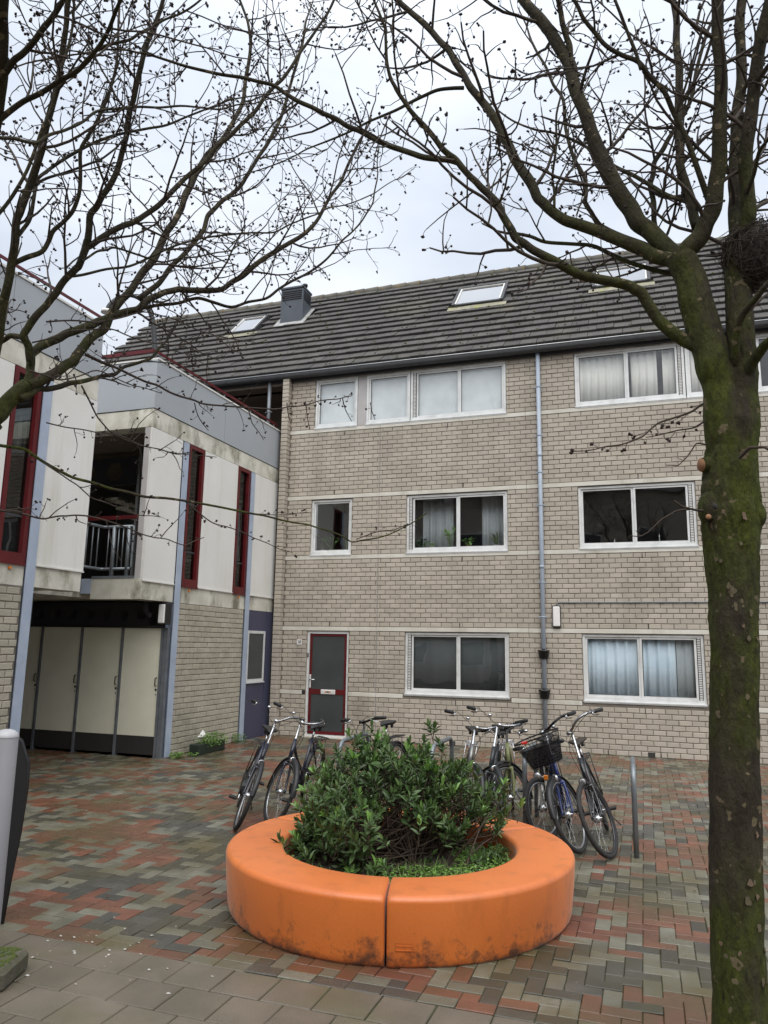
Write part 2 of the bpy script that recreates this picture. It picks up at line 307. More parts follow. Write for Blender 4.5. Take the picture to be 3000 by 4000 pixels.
# ------------------------------------------------------------------ bark (two tones, moss, peeled flakes)
def bark_mat(name, base, base2, moss, mossamt, flake, flakeamt):
    m = bpy.data.materials.new(name); m.use_nodes = True; t = m.node_tree; t.nodes.clear(); k = t.links.new
    out = N(t, 'ShaderNodeOutputMaterial'); b = N(t, 'ShaderNodeBsdfPrincipled'); k(b.outputs[0], out.inputs[0]); sock(t, b, 'Roughness', .9); sock(t, b, 'Specular IOR Level', .25)
    g = N(t, 'ShaderNodeNewGeometry'); mpn = N(t, 'ShaderNodeMapping'); mpn.inputs['Scale'].default_value = (1, 1, .45); k(g.outputs['Position'], mpn.inputs[0])
    def nz(s, d=6., src=mpn.outputs[0]):
        n = N(t, 'ShaderNodeTexNoise'); sock(t, n, 'Scale', s); sock(t, n, 'Detail', d); sock(t, n, 'Roughness', .65); k(src, n.inputs['Vector']); return n.outputs['Fac']
    def rng_(v, lo, hi):
        r = N(t, 'ShaderNodeMapRange'); sock(t, r, 'From Min', lo); sock(t, r, 'From Max', hi); k(v, r.inputs['Value']); return r.outputs[0]
    def mixc(f, a, bb):
        q = N(t, 'ShaderNodeMix', data_type='RGBA'); k(f, q.inputs[0])
        for i, c in ((6, a), (7, bb)):
            if isinstance(c, tuple): q.inputs[i].default_value = (*c, 1)
            else: k(c, q.inputs[i])
        return q.outputs[2]
    c = mixc(rng_(nz(9), .4, .6), base, base2)
    mf = rng_(nz(3.2, 8.), .62-mossamt, .72-mossamt*.75)
    sz = N(t, 'ShaderNodeSeparateXYZ'); k(g.outputs['Position'], sz.inputs[0])      # moss thins out up the tree
    hz = N(t, 'ShaderNodeMapRange'); sock(t, hz, 'From Min', 3.3); sock(t, hz, 'From Max', 4.9); sock(t, hz, 'To Min', 1.); sock(t, hz, 'To Max', .12); k(sz.outputs[2], hz.inputs['Value'])
    mm_ = N(t, 'ShaderNodeMath', operation='MULTIPLY'); k(mf, mm_.inputs[0]); k(hz.outputs[0], mm_.inputs[1]); mf = mm_.outputs[0]
    mossc = mixc(rng_(nz(40), .35, .65), moss, tuple(x*.45 for x in moss))
    c = mixc(mf, c, mossc)
    c = mixc(rng_(nz(17, 9.), .60, .72), c, (.016, .014, .008))
    fl = nz(11, 2., g.outputs['Position']); c = mixc(rng_(fl, .70-flakeamt, .715-flakeamt), c, flake)
    k(c, b.inputs['Base Color'])
    bp = N(t, 'ShaderNodeBump'); sock(t, bp, 'Strength', 1.); sock(t, bp, 'Distance', .05); k(nz(17, 9.), bp.inputs['Height']); k(bp.outputs[0], b.inputs['Normal'])
    return m
MT['bark'] = bark_mat('trunk_bark', (.052, .043, .027), (.032, .026, .017), (.074, .088, .013), .205, (.15, .12, .07), .055)
MT['bark_limb'] = bark_mat('limb_bark', (.062, .050, .036), (.040, .032, .023), (.055, .066, .014), .055, (.12, .10, .06), -.1)
# ------------------------------------------------------------------ ground and paving
MT['sand'] = mat('joint_sand', (.030, .032, .014), (.048, .055, .016), scale=5, rough=.95, bump=.4, bscale=80)
MT['pv_red'] = mat('paver_red', (.185, .074, .044), (.128, .054, .035), scale=4, rough=.20, rough2=.50, bump=.35, bscale=140, piece=.20, speck=.26, speckscale=170, grime=(.092, .064, .030), gscale=1.3, glo=.40, ghi=.66)
MT['pv_grey'] = mat('paver_grey', (.178, .174, .136), (.122, .119, .090), scale=4, rough=.20, rough2=.50, bump=.35, bscale=140, piece=.20, speck=.26, speckscale=170, grime=(.105, .088, .042), gscale=1.3, glo=.40, ghi=.66)
MT['pv_dark'] = mat('paver_dark', (.052, .051, .045), (.078, .075, .060), scale=4, rough=.20, rough2=.50, bump=.35, bscale=140, piece=.18, speck=.26, speckscale=170, grime=(.062, .054, .026), gscale=1.3, glo=.40, ghi=.66)
MT['slab'] = mat('slab_concrete', (.150, .124, .092), (.108, .093, .066), scale=3, rough=.4, rough2=.7, bump=.4, bscale=120, piece=.09, speck=.16, speckscale=240, grime=(.105, .098, .045), gscale=1.1, glo=.5, ghi=.72)
MT['ground'] = mat('ground', (.10, .085, .065), (.075, .065, .05), scale=1, rough=.8, bump=.3, bscale=30)
g = MB(); g.add([(-220, -220, -.045), (220, -220, -.045), (220, 220, -.045), (-220, 220, -.045)], [(0, 1, 2, 3)])
tag(g.build('ground', MT['ground']), kind='structure')
SX0, SX1, SY0, SYB, SY1 = -5.2, 13.0, -19.0, -10.335, .3
g = MB(); g.add([(SX0, SY0, -.009), (SX1, SY0, -.009), (SX1, SY1, -.009), (SX0, SY1, -.009)], [(0, 1, 2, 3)])
paving = tag(g.build('paving', MT['sand']), kind='structure')
PU, JT = .104, .0018
def piece_mesh(name, w, d, m, bev=.004):
    b = MB()
    x, y = w/2-JT, d/2-JT; e = bev
    b.add([(-x, -y, -.02), (x, -y, -.02), (x, y, -.02), (-x, y, -.02), (-x, -y, -e), (x, -y, -e), (x, y, -e), (-x, y, -e),
           (-x+e, -y+e, 0), (x-e, -y+e, 0), (x-e, y-e, 0), (-x+e, y-e, 0)],
          [(0, 1, 5, 4), (1, 2, 6, 5), (2, 3, 7, 6), (3, 0, 4, 7), (4, 5, 9, 8), (5, 6, 10, 9), (6, 7, 11, 10), (7, 4, 8, 11), (8, 9, 10, 11)])
    me = bpy.data.meshes.new(name); me.from_pydata(b.v, [], b.f); me.materials.append(m); return me
pmats = [MT['pv_red'], MT['pv_grey'], MT['pv_dark']]
pmesh = {(o, c): piece_mesh('paver', *((2*PU, PU), (PU, 2*PU), (PU, PU))[o], pmats[c]) for o in (0, 1, 2) for c in (0, 1, 2)}
def lowfreq(x, y): return math.sin(1.9*x+2.3*math.sin(1.1*y))+math.sin(2.6*y+1.7*math.sin(1.4*x))
pieces = []
pr = random.Random(3)
def pcolor(x, y):
    v = lowfreq(x*1.5, y*1.5)*.24+pr.random()*.85+.07
    return 0 if v < .40 else (1 if v < .73 else 2)
y0b = SYB+PU      # one stretcher course along the slab edge, then herringbone
n_i = int((SX1-SX0)/PU); n_j = int((SY1-.1-y0b)/PU)
for i in range(0, n_i, 2): pieces.append((SX0+(i+1)*PU, SYB+PU/2, 0, pcolor(SX0+i*PU, SYB)))
for i in range(n_i):
    for j in range(n_j):
        k_ = (i-j) % 4; x = SX0+i*PU; y = y0b+j*PU
        if k_ == 0: pieces.append((x+PU, y+PU/2, 0, pcolor(x, y)))
        elif k_ == 3: pieces.append((x+PU/2, y+PU, 1, pcolor(x, y)))
        elif k_ == 2 and j == 0: pieces.append((x+PU/2, y+PU/2, 2, pcolor(x, y)))
PLC = np.array([5.44, -8.79]); PLR = 1.30
def inwall(x, y): return (x < -.3 and y > -3.7) or (x < -.25 and y < -6.9 and y > -7.9) or y > .1 or (x < -4.6)
vis = []; rest = []
for p in pieces:
    if inwall(p[0], p[1]): continue
    if (p[0]-PLC[0])**2+(p[1]-PLC[1])**2 < (PLR-.35)**2: continue
    q = proj((p[0], p[1], 0))
    inside = q[2] > 0 and -5 < q[0] < 1664 and q[1] < 2216
    (vis if inside else rest).append((q[2], p))
vis.sort(key=lambda a: a[0])
rest += vis[300:]
for d_, (x, y, o, c) in vis[:300]:
    ob = link('paver', pmesh[(o, c)], paving, (x, y, pr.uniform(-.0035, .0035)))
    ob.rotation_euler = (pr.gauss(0, .009), pr.gauss(0, .009), pr.gauss(0, .010))
b = MB()
base = {o: [tuple(v.co) for v in pmesh[(o, 0)].vertices] for o in (0, 1, 2)}; bf = [tuple(f.vertices) for f in pmesh[(0, 0)].polygons]
for d_, (x, y, o, c) in rest:
    dz = pr.uniform(-.0035, .0035); tx = pr.gauss(0, .010); ty = pr.gauss(0, .010); b.cm = c
    b.add([(x+vx, y+vy, vz+dz+vx*tx+vy*ty) for vx, vy, vz in base[o]], bf)
tag(b.build('paver_field', pmats, paving), kind='stuff')
# concrete slabs, 300 x 300, half bond, in front of the border
smesh = piece_mesh('paving_slab', .297, .285, MT['slab'], .005)
b = MB(); sb = [tuple(v.co) for v in smesh.vertices]
ns = 0
for j in range(29):
    for i in range(61):
        x = SX0+i*.302+(.151 if j % 2 else 0)+.02; y = SYB-.145-j*.29
        q = proj((x, y, 0)); dz = pr.uniform(-.002, .002)
        if q[2] > 0 and -60 < q[0] < 1720 and q[1] < 2300:
            ob = link('paving_slab', smesh, paving, (x, y, dz)); ob.rotation_euler = (pr.gauss(0, .006), pr.gauss(0, .006), pr.gauss(0, .006)); ns += 1
        else: b.add([(x+vx, y+vy, vz+dz) for vx, vy, vz in sb], bf)
tag(b.build('slab_field', MT['slab'], paving), kind='stuff')
# ------------------------------------------------------------------ the main brick building
CH, BL = 2.8/30, .2155
bld = thing('apartment_building', 'three-storey beige brick apartment building with dark tiled pitched roof and white bands', 'building')
WX0, WX1, WZT = 0., 12.6, 7.76
def mir(x): return 11.0-x
Z1b, Z1t, Z2b, Z2t, Z0b, ZDt = 3.74, 53*CH, 6.545, 7.66, .935, 23*CH
openings = []   # (x0,x1,z0,z1)
for a, c, z0, z1 in ((.58, 1.52, Z1b, Z1t), (2.73, 4.82, Z1b, Z1t), (.59, 4.82, Z2b, Z2t), (2.73, 4.82, Z0b, ZDt), (.58, 1.52, 0., ZDt)):
    openings.append((a, c, z0, z1)); openings.append((mir(c), mir(a), z0, z1))
def in_open(x0, x1, z0, z1, ops):
    for a, c, e, f in ops:
        if x1 > a+1e-4 and x0 < c-1e-4 and z1 > e+1e-4 and z0 < f-1e-4: return (a, c, e, f)
    return None
def brick_runs(x0, x1, rows, ops, shift, bl=BL, ch=CH, skip=()):
    """list of bricks (x0,x1,z0,z1) of a running-bond wall, cut at the openings"""
    out = []
    for r in rows:
        if r in skip: continue
        z0 = r*ch+.006; z1 = (r+1)*ch-.006
        segs = [(x0, x1)]
        for a, c, e, f in ops:
            if (r+.5)*ch > e and (r+.5)*ch < f:
                ns_ = []
                for s0, s1 in segs:
                    if c <= s0 or a >= s1: ns_.append((s0, s1)); continue
                    if a > s0: ns_.append((s0, a))
                    if c < s1: ns_.append((c, s1))
                segs = ns_
        for s0, s1 in segs:
            k_ = math.floor((s0-shift)/bl)-1
            while True:
                a = shift+k_*bl+(bl/2 if r % 2 else 0); c = a+bl; k_ += 1
                if a >= s1-1e-6: break
                a2, c2 = max(a, s0), min(c, s1)
                if c2-a2 > .03: out.append((a2+.0055, c2-.0055, z0, z1))
    return out
def wall_plate(mb, x0, x1, z0, z1, ops, y):
    xs = sorted({x0, x1, *[min(max(o[0], x0), x1) for o in ops], *[min(max(o[1], x0), x1) for o in ops]})
    zs = sorted({z0, z1, *[min(max(o[2], z0), z1) for o in ops], *[min(max(o[3], z0), z1) for o in ops]})
    for i in range(len(xs)-1):
        for j in range(len(zs)-1):
            if not in_open(xs[i], xs[i+1], zs[j], zs[j+1], ops): mb.add([(xs[i], y, zs[j]), (xs[i+1], y, zs[j]), (xs[i+1], y, zs[j+1]), (xs[i], y, zs[j+1])], [(0, 1, 2, 3)])
w = MB(); wall_plate(w, WX0-.0, WX1, -.05, WZT, openings, .009)
for a, c, e, f in openings:       # reveals
    w.cm = 1
    w.add([(a, .004, e), (a, .30, e), (a, .30, f), (a, .004, f)], [(0, 1, 2, 3)]); w.add([(c, .004, e), (c, .30, e), (c, .30, f), (c, .004, f)], [(3, 2, 1, 0)])
    w.cm = 0
    w.add([(a, .004, f), (c, .004, f), (c, .30, f), (a, .30, f)], [(0, 1, 2, 3)]); w.add([(a, .012, e), (c, .012, e), (c, .30, e), (a, .30, e)], [(3, 2, 1, 0)])
w.box(WX1-.02, WX1, .01, 7, -.05, 7.7)
wall = w.build('wall', [MT['mortar'], MT['brick']], bld)
BANDS = (9, 23, 39, 53, 69)
bricks = brick_runs(WX0, WX1, range(0, 83), openings, .03, skip=BANDS)
JX = 2.125                         # vertical movement joint
bricks = [q for b_ in bricks for q in ([b_] if not (b_[0] < JX < b_[1]) else [(b_[0], JX-.008, *b_[2:]), (JX+.008, b_[1], *b_[2:])]) if q[1]-q[0] > .02]
def brick_geo(x0, x1, z0, z1, dy, e=.006, depth=.02):
    return ([(x0, dy+depth, z0), (x1, dy+depth, z0), (x1, dy+depth, z1), (x0, dy+depth, z1), (x0, dy+e, z0), (x1, dy+e, z0), (x1, dy+e, z1), (x0, dy+e, z1),
             (x0+e, dy, z0+e), (x1-e, dy, z0+e), (x1-e, dy, z1-e), (x0+e, dy, z1-e)],
            [(0, 1, 5, 4), (1, 2, 6, 5), (2, 3, 7, 6), (3, 0, 4, 7), (4, 5, 9, 8), (5, 6, 10, 9), (6, 7, 11, 10), (7, 4, 8, 11), (8, 9, 10, 11)])
scored = []
for q in bricks:
    p = proj(((q[0]+q[1])/2, 0, (q[2]+q[3])/2)); vis_ = -5 < p[0] < 1664 and 0 < p[1] < 2212 and not (1510 < p[0] < 1645)
    scored.append((0 if vis_ and q[1]-q[0] > .19 else 1, p[2], q))
scored.sort(key=lambda s: (s[0], s[1]))
def brick_objs(sc, mt, parent, fieldname, M=None, n=300):
    full = bpy.data.meshes.new('brick'); v, f = brick_geo(-(BL-.011)/2, (BL-.011)/2, -(CH-.012)/2, (CH-.012)/2, 0); full.from_pydata(v, [], f); full.materials.append(mt)
    rr = random.Random(5); fb = MB(); k_ = 0
    for fl, d_, q in sc:
        dy = rr.uniform(-.0035, .0025); jx = rr.uniform(-.0015, .0015); jz = rr.uniform(-.002, .002)
        if fl == 0 and k_ < n and abs((q[1]-q[0])-(BL-.011)) < .002:
            o = link('brick', full, parent); c = ((q[0]+q[1])/2+jx, dy, (q[2]+q[3])/2+jz)
            o.location = M @ Vector(c) if M else c
            if M: o.rotation_euler = M.to_euler()
            k_ += 1
        else:
            v, f = brick_geo(q[0]+jx, q[1]+jx, q[2]+jz, q[3]+jz, dy)
            if M: v = [tuple(M @ Vector(p)) for p in v]
            fb.add(v, f)
    tag(fb.build(fieldname, mt, parent), kind='stuff')
brick_objs(scored, MT['brick'], wall, 'brick_field')
# pale bands (cut where windows and the door reach through)
for r in BANDS:
    segs = [(WX0, WX1)]
    if r == 9: segs = [(0., .50), (1.53, 2.70), (4.85, 6.15), (8.30, 9.47), (10.5, WX1)]
    for s0, s1 in segs:
        cuts = [s0, *[c for c in (JX, 5.2, 8.87) if s0 < c < s1], s1]
        for a, c in zip(cuts[:-1], cuts[1:]):
            m_ = MB(); m_.cbox(a+.003, c-.003, -.006, .02, r*CH+.006, (r+1)*CH-.006, .004); m_.build('stone_band', MT['band'], bld)
m_ = MB(); m_.box(.506, .576, -.001, .02, 9*CH+.008, 10*CH-.008); m_.build('vent_slot', MT['alu_dark'], bld)
for x, z in ((1.08, 2.285), (3.854, 2.29), (3.77, .80), (7.353, 2.29), (7.24, .79), (6.58, .05), (7.47, .05), (1.1, 5.10), (3.93, 5.10), (3.9, 3.58), (7.3, 3.58), (7.29, 5.09), (1.3, 6.38), (3.6, 6.38)):
    m_ = MB(); m_.box(x-.008, x+.008, -.003, .02, z-.045, z+.045); m_.build('weep_slot', MT['alu_dark'], bld)
for x in (3.705, 7.312):
    m_ = MB(); m_.box(x-.06, x+.06, -.0045, .02, .012, .085); m_.build('air_vent', MT['alu_dark'], bld)
m_ = MB(); m_.box(JX-.004, JX+.004, .0005, .01, .0, 6.44); m_.build('movement_joint', MT['lead'], bld)
# corner pier on the left
PZ = range(0, 83)
pm = MB(); pm.box(-.139, -.001, -.161, .02, -.05, 7.75); pier = pm.build('corner_pier', MT['mortar'], bld)
pb = MB(); rr = random.Random(8)
for r in PZ:
    z0, z1 = r*CH+.006, (r+1)*CH-.006; dy = rr.uniform(-.003, .002)
    v, f = brick_geo(-.144, .004, z0, z1, -.168+dy); pb.add(v, f)
    side = [(-.165, -.006)] if r % 2 else [(-.165, -.062), (-.052, -.006)]
    for a, c in side:
        v, f = brick_geo(a, c, z0, z1, 0)      # runs along y, faces +x
        pb.add([(.0065+rr.uniform(-.001, .001)-p[1], p[0], p[2]) for p in v], f)
tag(pb.build('pier_bricks', MT['brick'], pier), kind='stuff')
# ---- windows
def rect_frame(mb, a, c, e, f, y0, y1, t, tb=None):
    tb = tb or t
    mb.box(a, a+t, y0, y1, e, f); mb.box(c-t, c, y0, y1, e, f); mb.box(a+t, c-t, y0, y1, f-t, f); mb.box(a+t, c-t, y0, y1, e, e+tb)
def window(a, c, e, f, panes, vent=None, glass='glass', lab=None, room='room_dark', flush=.035, sill=True, screen=False):
    m_ = MB(); y0 = flush
    rect_frame(m_, a+.004, c-.004, e+.002, f-.006, y0, y0+.09, .045, .07)
    win = m_.build('window', MT['alu'], bld)
    if lab: win['label'] = lab
    x0, x1 = a+.049, c-.049; z0, z1 = e+.072, f-.051
    if vent == 'L': v0, v1 = x0+.012, x0+.062; x0 = x0+.075
    if vent == 'R': v0, v1 = x1-.062, x1-.012; x1 = x1-.075
    if vent:
        vb = MB(); vb.box(v0-.012, v1+.012, y0+.02, y0+.05, z0, z1); vb.build('vent_backing', MT['alu_dark'], win)
        vg = MB(); n_ = int((z1-z0)/.03)
        for i in range(n_): zc = z0+(i+.5)*(z1-z0)/n_; vg.box(v0, v1, y0+.006, y0+.03, zc-.0085, zc+.0085)
        vg.build('vent_grille', MT['white'], win)
    cuts = [x0]+[x0+(x1-x0)*p for p in panes]+[x1]
    for i, (p, q) in enumerate(zip(cuts[:-1], cuts[1:])):
        s = MB(); t = .038; slide = .012 if (i % 2 == 0) else 0.
        rect_frame(s, p+.001, q-.001, z0+.001, z1-.001, y0+.018+slide, y0+.06+slide, t, t)
        s.build('sash', MT['alu'], win)
        bd = MB(); rect_frame(bd, p+t-.001, q-t+.001, z0+t-.001, z1-t+.001, y0+.033+slide, y0+.05+slide, .008)
        bd.build('gasket', MT['alu_dark'], win)
        gl = MB(); gl.box(p+t-.004, q-t+.004, y0+.040+slide, y0+.046+slide, z0+t-.004, z1-t+.004)
        gl.build('pane', MT['screen'] if screen else MT[glass], win)
    if sill:
        s = MB(); s.box(a-.008, c+.008, -.022, y0+.06, e-.014, e+.004); s.box(a+.002, c-.002, -.012, y0+.05, e-.034, e-.0145); s.build('sill', MT['alu'], win)
    rm = MB(); d = 2.6; A, Cc, E_, F_ = a+.01, c-.01, e-.5, f+.1
    if not screen:
        rm.add([(A, .30, E_), (Cc, .30, E_), (Cc, d, E_), (A, d, E_), (A, .30, F_), (Cc, .30, F_), (Cc, d, F_), (A, d, F_)],
               [(3, 2, 1, 0), (4, 5, 6, 7), (1, 2, 6, 5), (2, 3, 7, 6), (3, 0, 4, 7)])
        rm.build('room', MT[room], win)
        ib = MB(); ib.box(a+.003, c-.003, .13, .36, e-.02, e+.045); ib.build('inner_sill', MT['white'], win)
    return win
window(.58, 1.52, Z1b, Z1t, [])
window(2.73, 4.82, Z1b, Z1t, [.5], 'L')
window(.59, 1.585, Z2b, Z2t, [], flush=.02); window(1.79, 2.78, Z2b, Z2t, [], flush=.02); window(2.79, 4.82, Z2b, Z2t, [.5], 'L', flush=.02)
window(2.73, 4.82, Z0b, ZDt, [.5], 'L')
window(mir(4.82), mir(2.73), Z1b, Z1t, [.5], 'R'); window(mir(1.52), mir(.58), Z1b, Z1t, [])
window(mir(4.82), mir(2.79), Z2b, Z2t, [.5], 'R', flush=.02, room='room'); window(mir(2.78), mir(1.79), Z2b, Z2t, [], flush=.02); window(mir(1.585), mir(.59), Z2b, Z2t, [], flush=.02)
window(mir(4.82), mir(2.73), Z0b, ZDt, [.5], 'R', room='room')
for a, c in ((1.588, 1.787), (mir(1.787), mir(1.588))):
    m_ = MB(); m_.cbox(a, c, .03, .08, Z2b, Z2t-.004, .003); m_.build('infill_panel', MT['grey_panel'], bld)
# ---- front doors
def door(a, c, flip, lab):
    m_ = MB(); rect_frame(m_, a+.004, c-.004, .02, ZDt-.006, .03, .11, .045, .03); d = m_.build('door', MT['alu'], bld); d['label'] = lab
    x0, x1, z0, z1 = a+.055, c-.055, .06, ZDt-.055
    l_ = MB(); t = .052; zr = .86
    rect_frame(l_, x0, x1, z0, z1, .05, .09, t, .06); l_.box(x0+t, x1-t, .05, .09, zr, zr+.10); l_.build('leaf', MT['red'], d)
    for e, f, in ((z0+.06, zr), (zr+.10, z1-t)):
        g_ = MB(); g_.box(x0+t-.003, x1-t+.003, .062, .072, e-.003, f+.003); g_.build('pane', MT['screen'], d)
    xm = (x0+x1)/2+.02
    k_ = MB(); k_.cbox(xm-.16, xm+.16, .036, .056, zr+.002, zr+.094, .006); k_.build('letterbox', MT['white'], d)
    k_ = MB(); k_.cbox(xm-.14, xm+.14, .033, .05, zr+.018, zr+.078, .004); k_.build('letterbox_flap', MT['alu'], d)
    k_ = MB(); k_.box(xm-.065, xm-.035, .0315, .036, zr+.033, zr+.063); k_.box(xm+.035, xm+.065, .0315, .036, zr+.033, zr+.063); k_.build('letterbox_sticker', MT['orange_refl'], d)
    k_ = MB(); k_.box(xm-.03, xm+.03, .031, .036, zr+.036, zr+.06); k_.build('letterbox_print', MT['black'], d)
    hx = x0+.026 if not flip else x1-.026; s = 1 if not flip else -1
    k_ = MB(); k_.cbox(hx-.02, hx+.02, .036, .052, .98, 1.25, .005); k_.build('handle_plate', MT['alu'], d)
    k_ = MB(); k_.tube([(hx, .04, 1.15), (hx, .0, 1.15), (hx+s*.02, -.012, 1.15), (hx+s*.13, -.012, 1.15)], .010, 8); k_.build('handle', MT['chrome'], d)
    k_ = MB(); k_.cbox(hx-s*.055-.012, hx-s*.055+.012, .015, .03, 1.60, 1.69, .003); k_.build('bell', MT['black'], d)
    k_ = MB(); k_.box(a, c, -.10, .03, -.02, .018); k_.build('threshold', MT['band'], d)
door(.58, 1.52, False, 'red-framed front door with grey glass panels and a letterbox'); door(mir(1.52), mir(.58), True, 'red-framed front door right of the tree trunk')
# ---- roof
EY, EZ, RP, SR = -.15, 7.86, R(45), 5.02
RX0, RX1 = -6.4, 12.8
cr, sr = math.cos(RP), math.sin(RP)
def roofpt(x, s, h=0.): return (x, EY+s*cr-h*sr, EZ+s*sr+h*cr)
r_ = MB(); r_.add([roofpt(RX0, 0), roofpt(RX1, 0), roofpt(RX1, SR), roofpt(RX0, SR)], [(0, 1, 2, 3)])
r_.add([roofpt(RX0, SR), roofpt(RX1, SR), (RX1, 2*3.4-EY, EZ), (RX0, 2*3.4-EY, EZ)], [(0, 1, 2, 3)])
r_.add([roofpt(RX0, 0), roofpt(RX0, SR), (RX0, 2*3.4-EY, EZ)], [(0, 1, 2)]); r_.add([roofpt(RX1, 0), roofpt(RX1, SR), (RX1, 2*3.4-EY, EZ)], [(2, 1, 0)])
roof = r_.build('roof', MT['roof_under'], bld)
TG, TW = .3347, .33
def tile_geo():
    # flat interlocking tile: tail lifted, thick front edge, slight side rib; x across, s up the slope, h off the slope
    w_, L_ = TW-.009, TG+.05
    pts = [(0, 0, .014), (w_, 0, .014), (w_, -.004, .070), (0, -.004, .070), (0, L_, .008), (w_, L_, .008), (w_, .010, .077), (0, .010, .077), (w_-.02, .012, .0775), (.02, .012, .0775), (w_, L_, .013), (0, L_, .013)]
    F = [(0, 1, 2, 3), (3, 2, 6, 7), (7, 6, 10, 11), (1, 5, 10, 6), (1, 6, 2), (0, 7, 11, 4), (0, 3, 7)]
    return [(x, s*cr-h*sr, s*sr+h*cr) for x, s, h in pts], F
tv, tf = tile_geo(); tmesh = bpy.data.meshes.new('roof_tile'); tmesh.from_pydata(tv, [], tf); tmesh.materials.append(MT['tile'])
cuts_ = [(3.27, 4.50, 2.62, 3.85), (-2.86, -2.04, 2.80, 3.92), (-1.50, -.80, 3.25, 4.05), (6.5, 7.73, 2.62, 3.85)]
tl = []
for r in range(15):
    n_ = int((RX1-RX0)/TW)+1
    for i in range(n_):
        x = RX0+i*TW-(TW/2 if r % 2 else 0); s = r*TG-.03; xc = x+TW/2
        if any(a-.02 < xc < c+.02 and e < s+TG*.6 < f for a, c, e, f in cuts_): continue
        if x < RX0-.2 or x+TW > RX1+.2: continue
        p = proj(roofpt(xc, s)); tl.append((p[2] if -5 < p[0] < 1510 and 0 < p[1] < 1300 else 99, x, s))
tl.sort(); rr = random.Random(4); fb = MB()
for i, (d_, x, s) in enumerate(tl):
    o3 = roofpt(x, s); dz = rr.uniform(-.006, .006); jx = rr.uniform(-.003, .003)
    if i < 300:
        o = link('roof_tile', tmesh, roof, (o3[0]+jx, o3[1], o3[2]+dz)); o.rotation_euler = (rr.gauss(0, .006), rr.gauss(0, .006), 0)
    else: fb.add([(o3[0]+jx+p[0], o3[1]+p[1], o3[2]+dz+p[2]) for p in tv], tf)
tag(fb.build('roof_tile_field', MT['tile'], roof), kind='stuff')
for i in range(int((RX1-RX0)/.4)):
    x = RX0+i*.4; rc = MB(); pr_ = []
    rc.tube([(x, 3.4, 11.385), (x+.405, 3.4, 11.395)], [.115, .125], 10); rc.build('ridge_cap', MT['ridge'], roof)
# moss and lichen lumps that sit on the tile edges
ml = MB(); rr = random.Random(12)
for i in range(420):
    x = rr.uniform(-5.5, 9); s = rr.randrange(0, 15)*TG+rr.uniform(-.03, .08); p = roofpt(x, s, .07); q = rr.uniform(.008, .026); ml.blob(p, q*1.4, q, q*.8, 6, 4)
tag(ml.build('roof_moss', MT['moss'], roof), kind='stuff')
def skylight(a, c, s0, s1):
    m_ = MB()
    def sl(x0, x1, t0, t1, h0, h1, mb):
        P = [roofpt(x, s, h) for h in (h0, h1) for x, s in ((x0, t0), (x1, t0), (x1, t1), (x0, t1))]
        mb.add(P, [(3, 2, 1, 0), (4, 5, 6, 7), (0, 1, 5, 4), (1, 2, 6, 5), (2, 3, 7, 6), (3, 0, 4, 7)])
    t = .07
    sl(a, a+t, s0, s1, .0, .13, m_); sl(c-t, c, s0, s1, .0, .13, m_); sl(a+t, c-t, s0, s0+t, .0, .115, m_); sl(a+t, c-t, s1-t, s1, .0, .145, m_)
    sk = m_.build('skylight', MT['gutter'], bld)
    g_ = MB(); sl(a+t, c-t, s0+t, s1-t, .09, .10, g_); g_.build('pane', MT['sky_pane'], sk)
    fr = MB(); sl(a+t, a+t+.03, s0+t, s1-t, .095, .125, fr); sl(c-t-.03, c-t, s0+t, s1-t, .095, .125, fr); sl(a+t+.03, c-t-.03, s1-t-.03, s1-t, .095, .124, fr); fr.build('inner_frame', MT['white_trim'], sk)
    ap = MB(); sl(a-.08, c+.08, s0-.22, s0-.005, .055, .066, ap); ap.build('apron_flashing', MT['apron'], sk)
MT['sky_pane'] = glass_mat('skylight_glass', (.25, .28, .3), 2.2, .35)
MT['apron'] = mat('apron_flashing', (.30, .28, .20), (.20, .19, .14), scale=6, rough=.7, grime=(.25, .26, .03), gscale=3.5, glo=.58, ghi=.66)
for q in cuts_:
    if q[0] != -1.5: skylight(q[0], q[1], q[2]+.05, q[3])
# chimney
cy0, cy1 = 2.12, 2.62
m_ = MB(); m_.box(-1.48, -.84, cy0, cy1, 9.95, 11.13); chm = m_.build('chimney', MT['chimney'], bld)
for i in range(5):
    z = 10.83+i*.055; l_ = MB(); l_.box(-1.44, -.88, cy0-.02, cy0-.001, z, z+.028); l_.build('louvre', MT['steel_dark'], chm)
    l_ = MB(); l_.box(-.839, -.822, cy0+.05, cy1-.05, z, z+.028); l_.build('louvre', MT['steel_dark'], chm)
l_ = MB(); l_.cbox(-1.50, -.82, cy0-.03, cy1+.03, 11.13, 11.19, .01); l_.build('cap', MT['chimney'], chm)
l_ = MB(); l_.lathe([(.05, 0), (.05, .14), (.07, .14), (.07, .20), (0.001, .21)], 12, (-.95, 2.45, 11.18)); l_.build('flue', MT['steel_dark'], chm)
def sl2(x0, x1, t0, t1, h0, h1, mb):
    P = [roofpt(x, s, h) for h in (h0, h1) for x, s in ((x0, t0), (x1, t0), (x1, t1), (x0, t1))]
    mb.add(P, [(3, 2, 1, 0), (4, 5, 6, 7), (0, 1, 5, 4), (1, 2, 6, 5), (2, 3, 7, 6), (3, 0, 4, 7)])
l_ = MB(); sl2(-1.58, -.72, 3.00, 3.19, .055, .075, l_); sl2(-.835, -.72, 3.19, 4.0, .06, .078, l_); sl2(-1.58, -1.485, 3.19, 4.0, .06, .078, l_); l_.build('flashing', MT['lead'], chm)
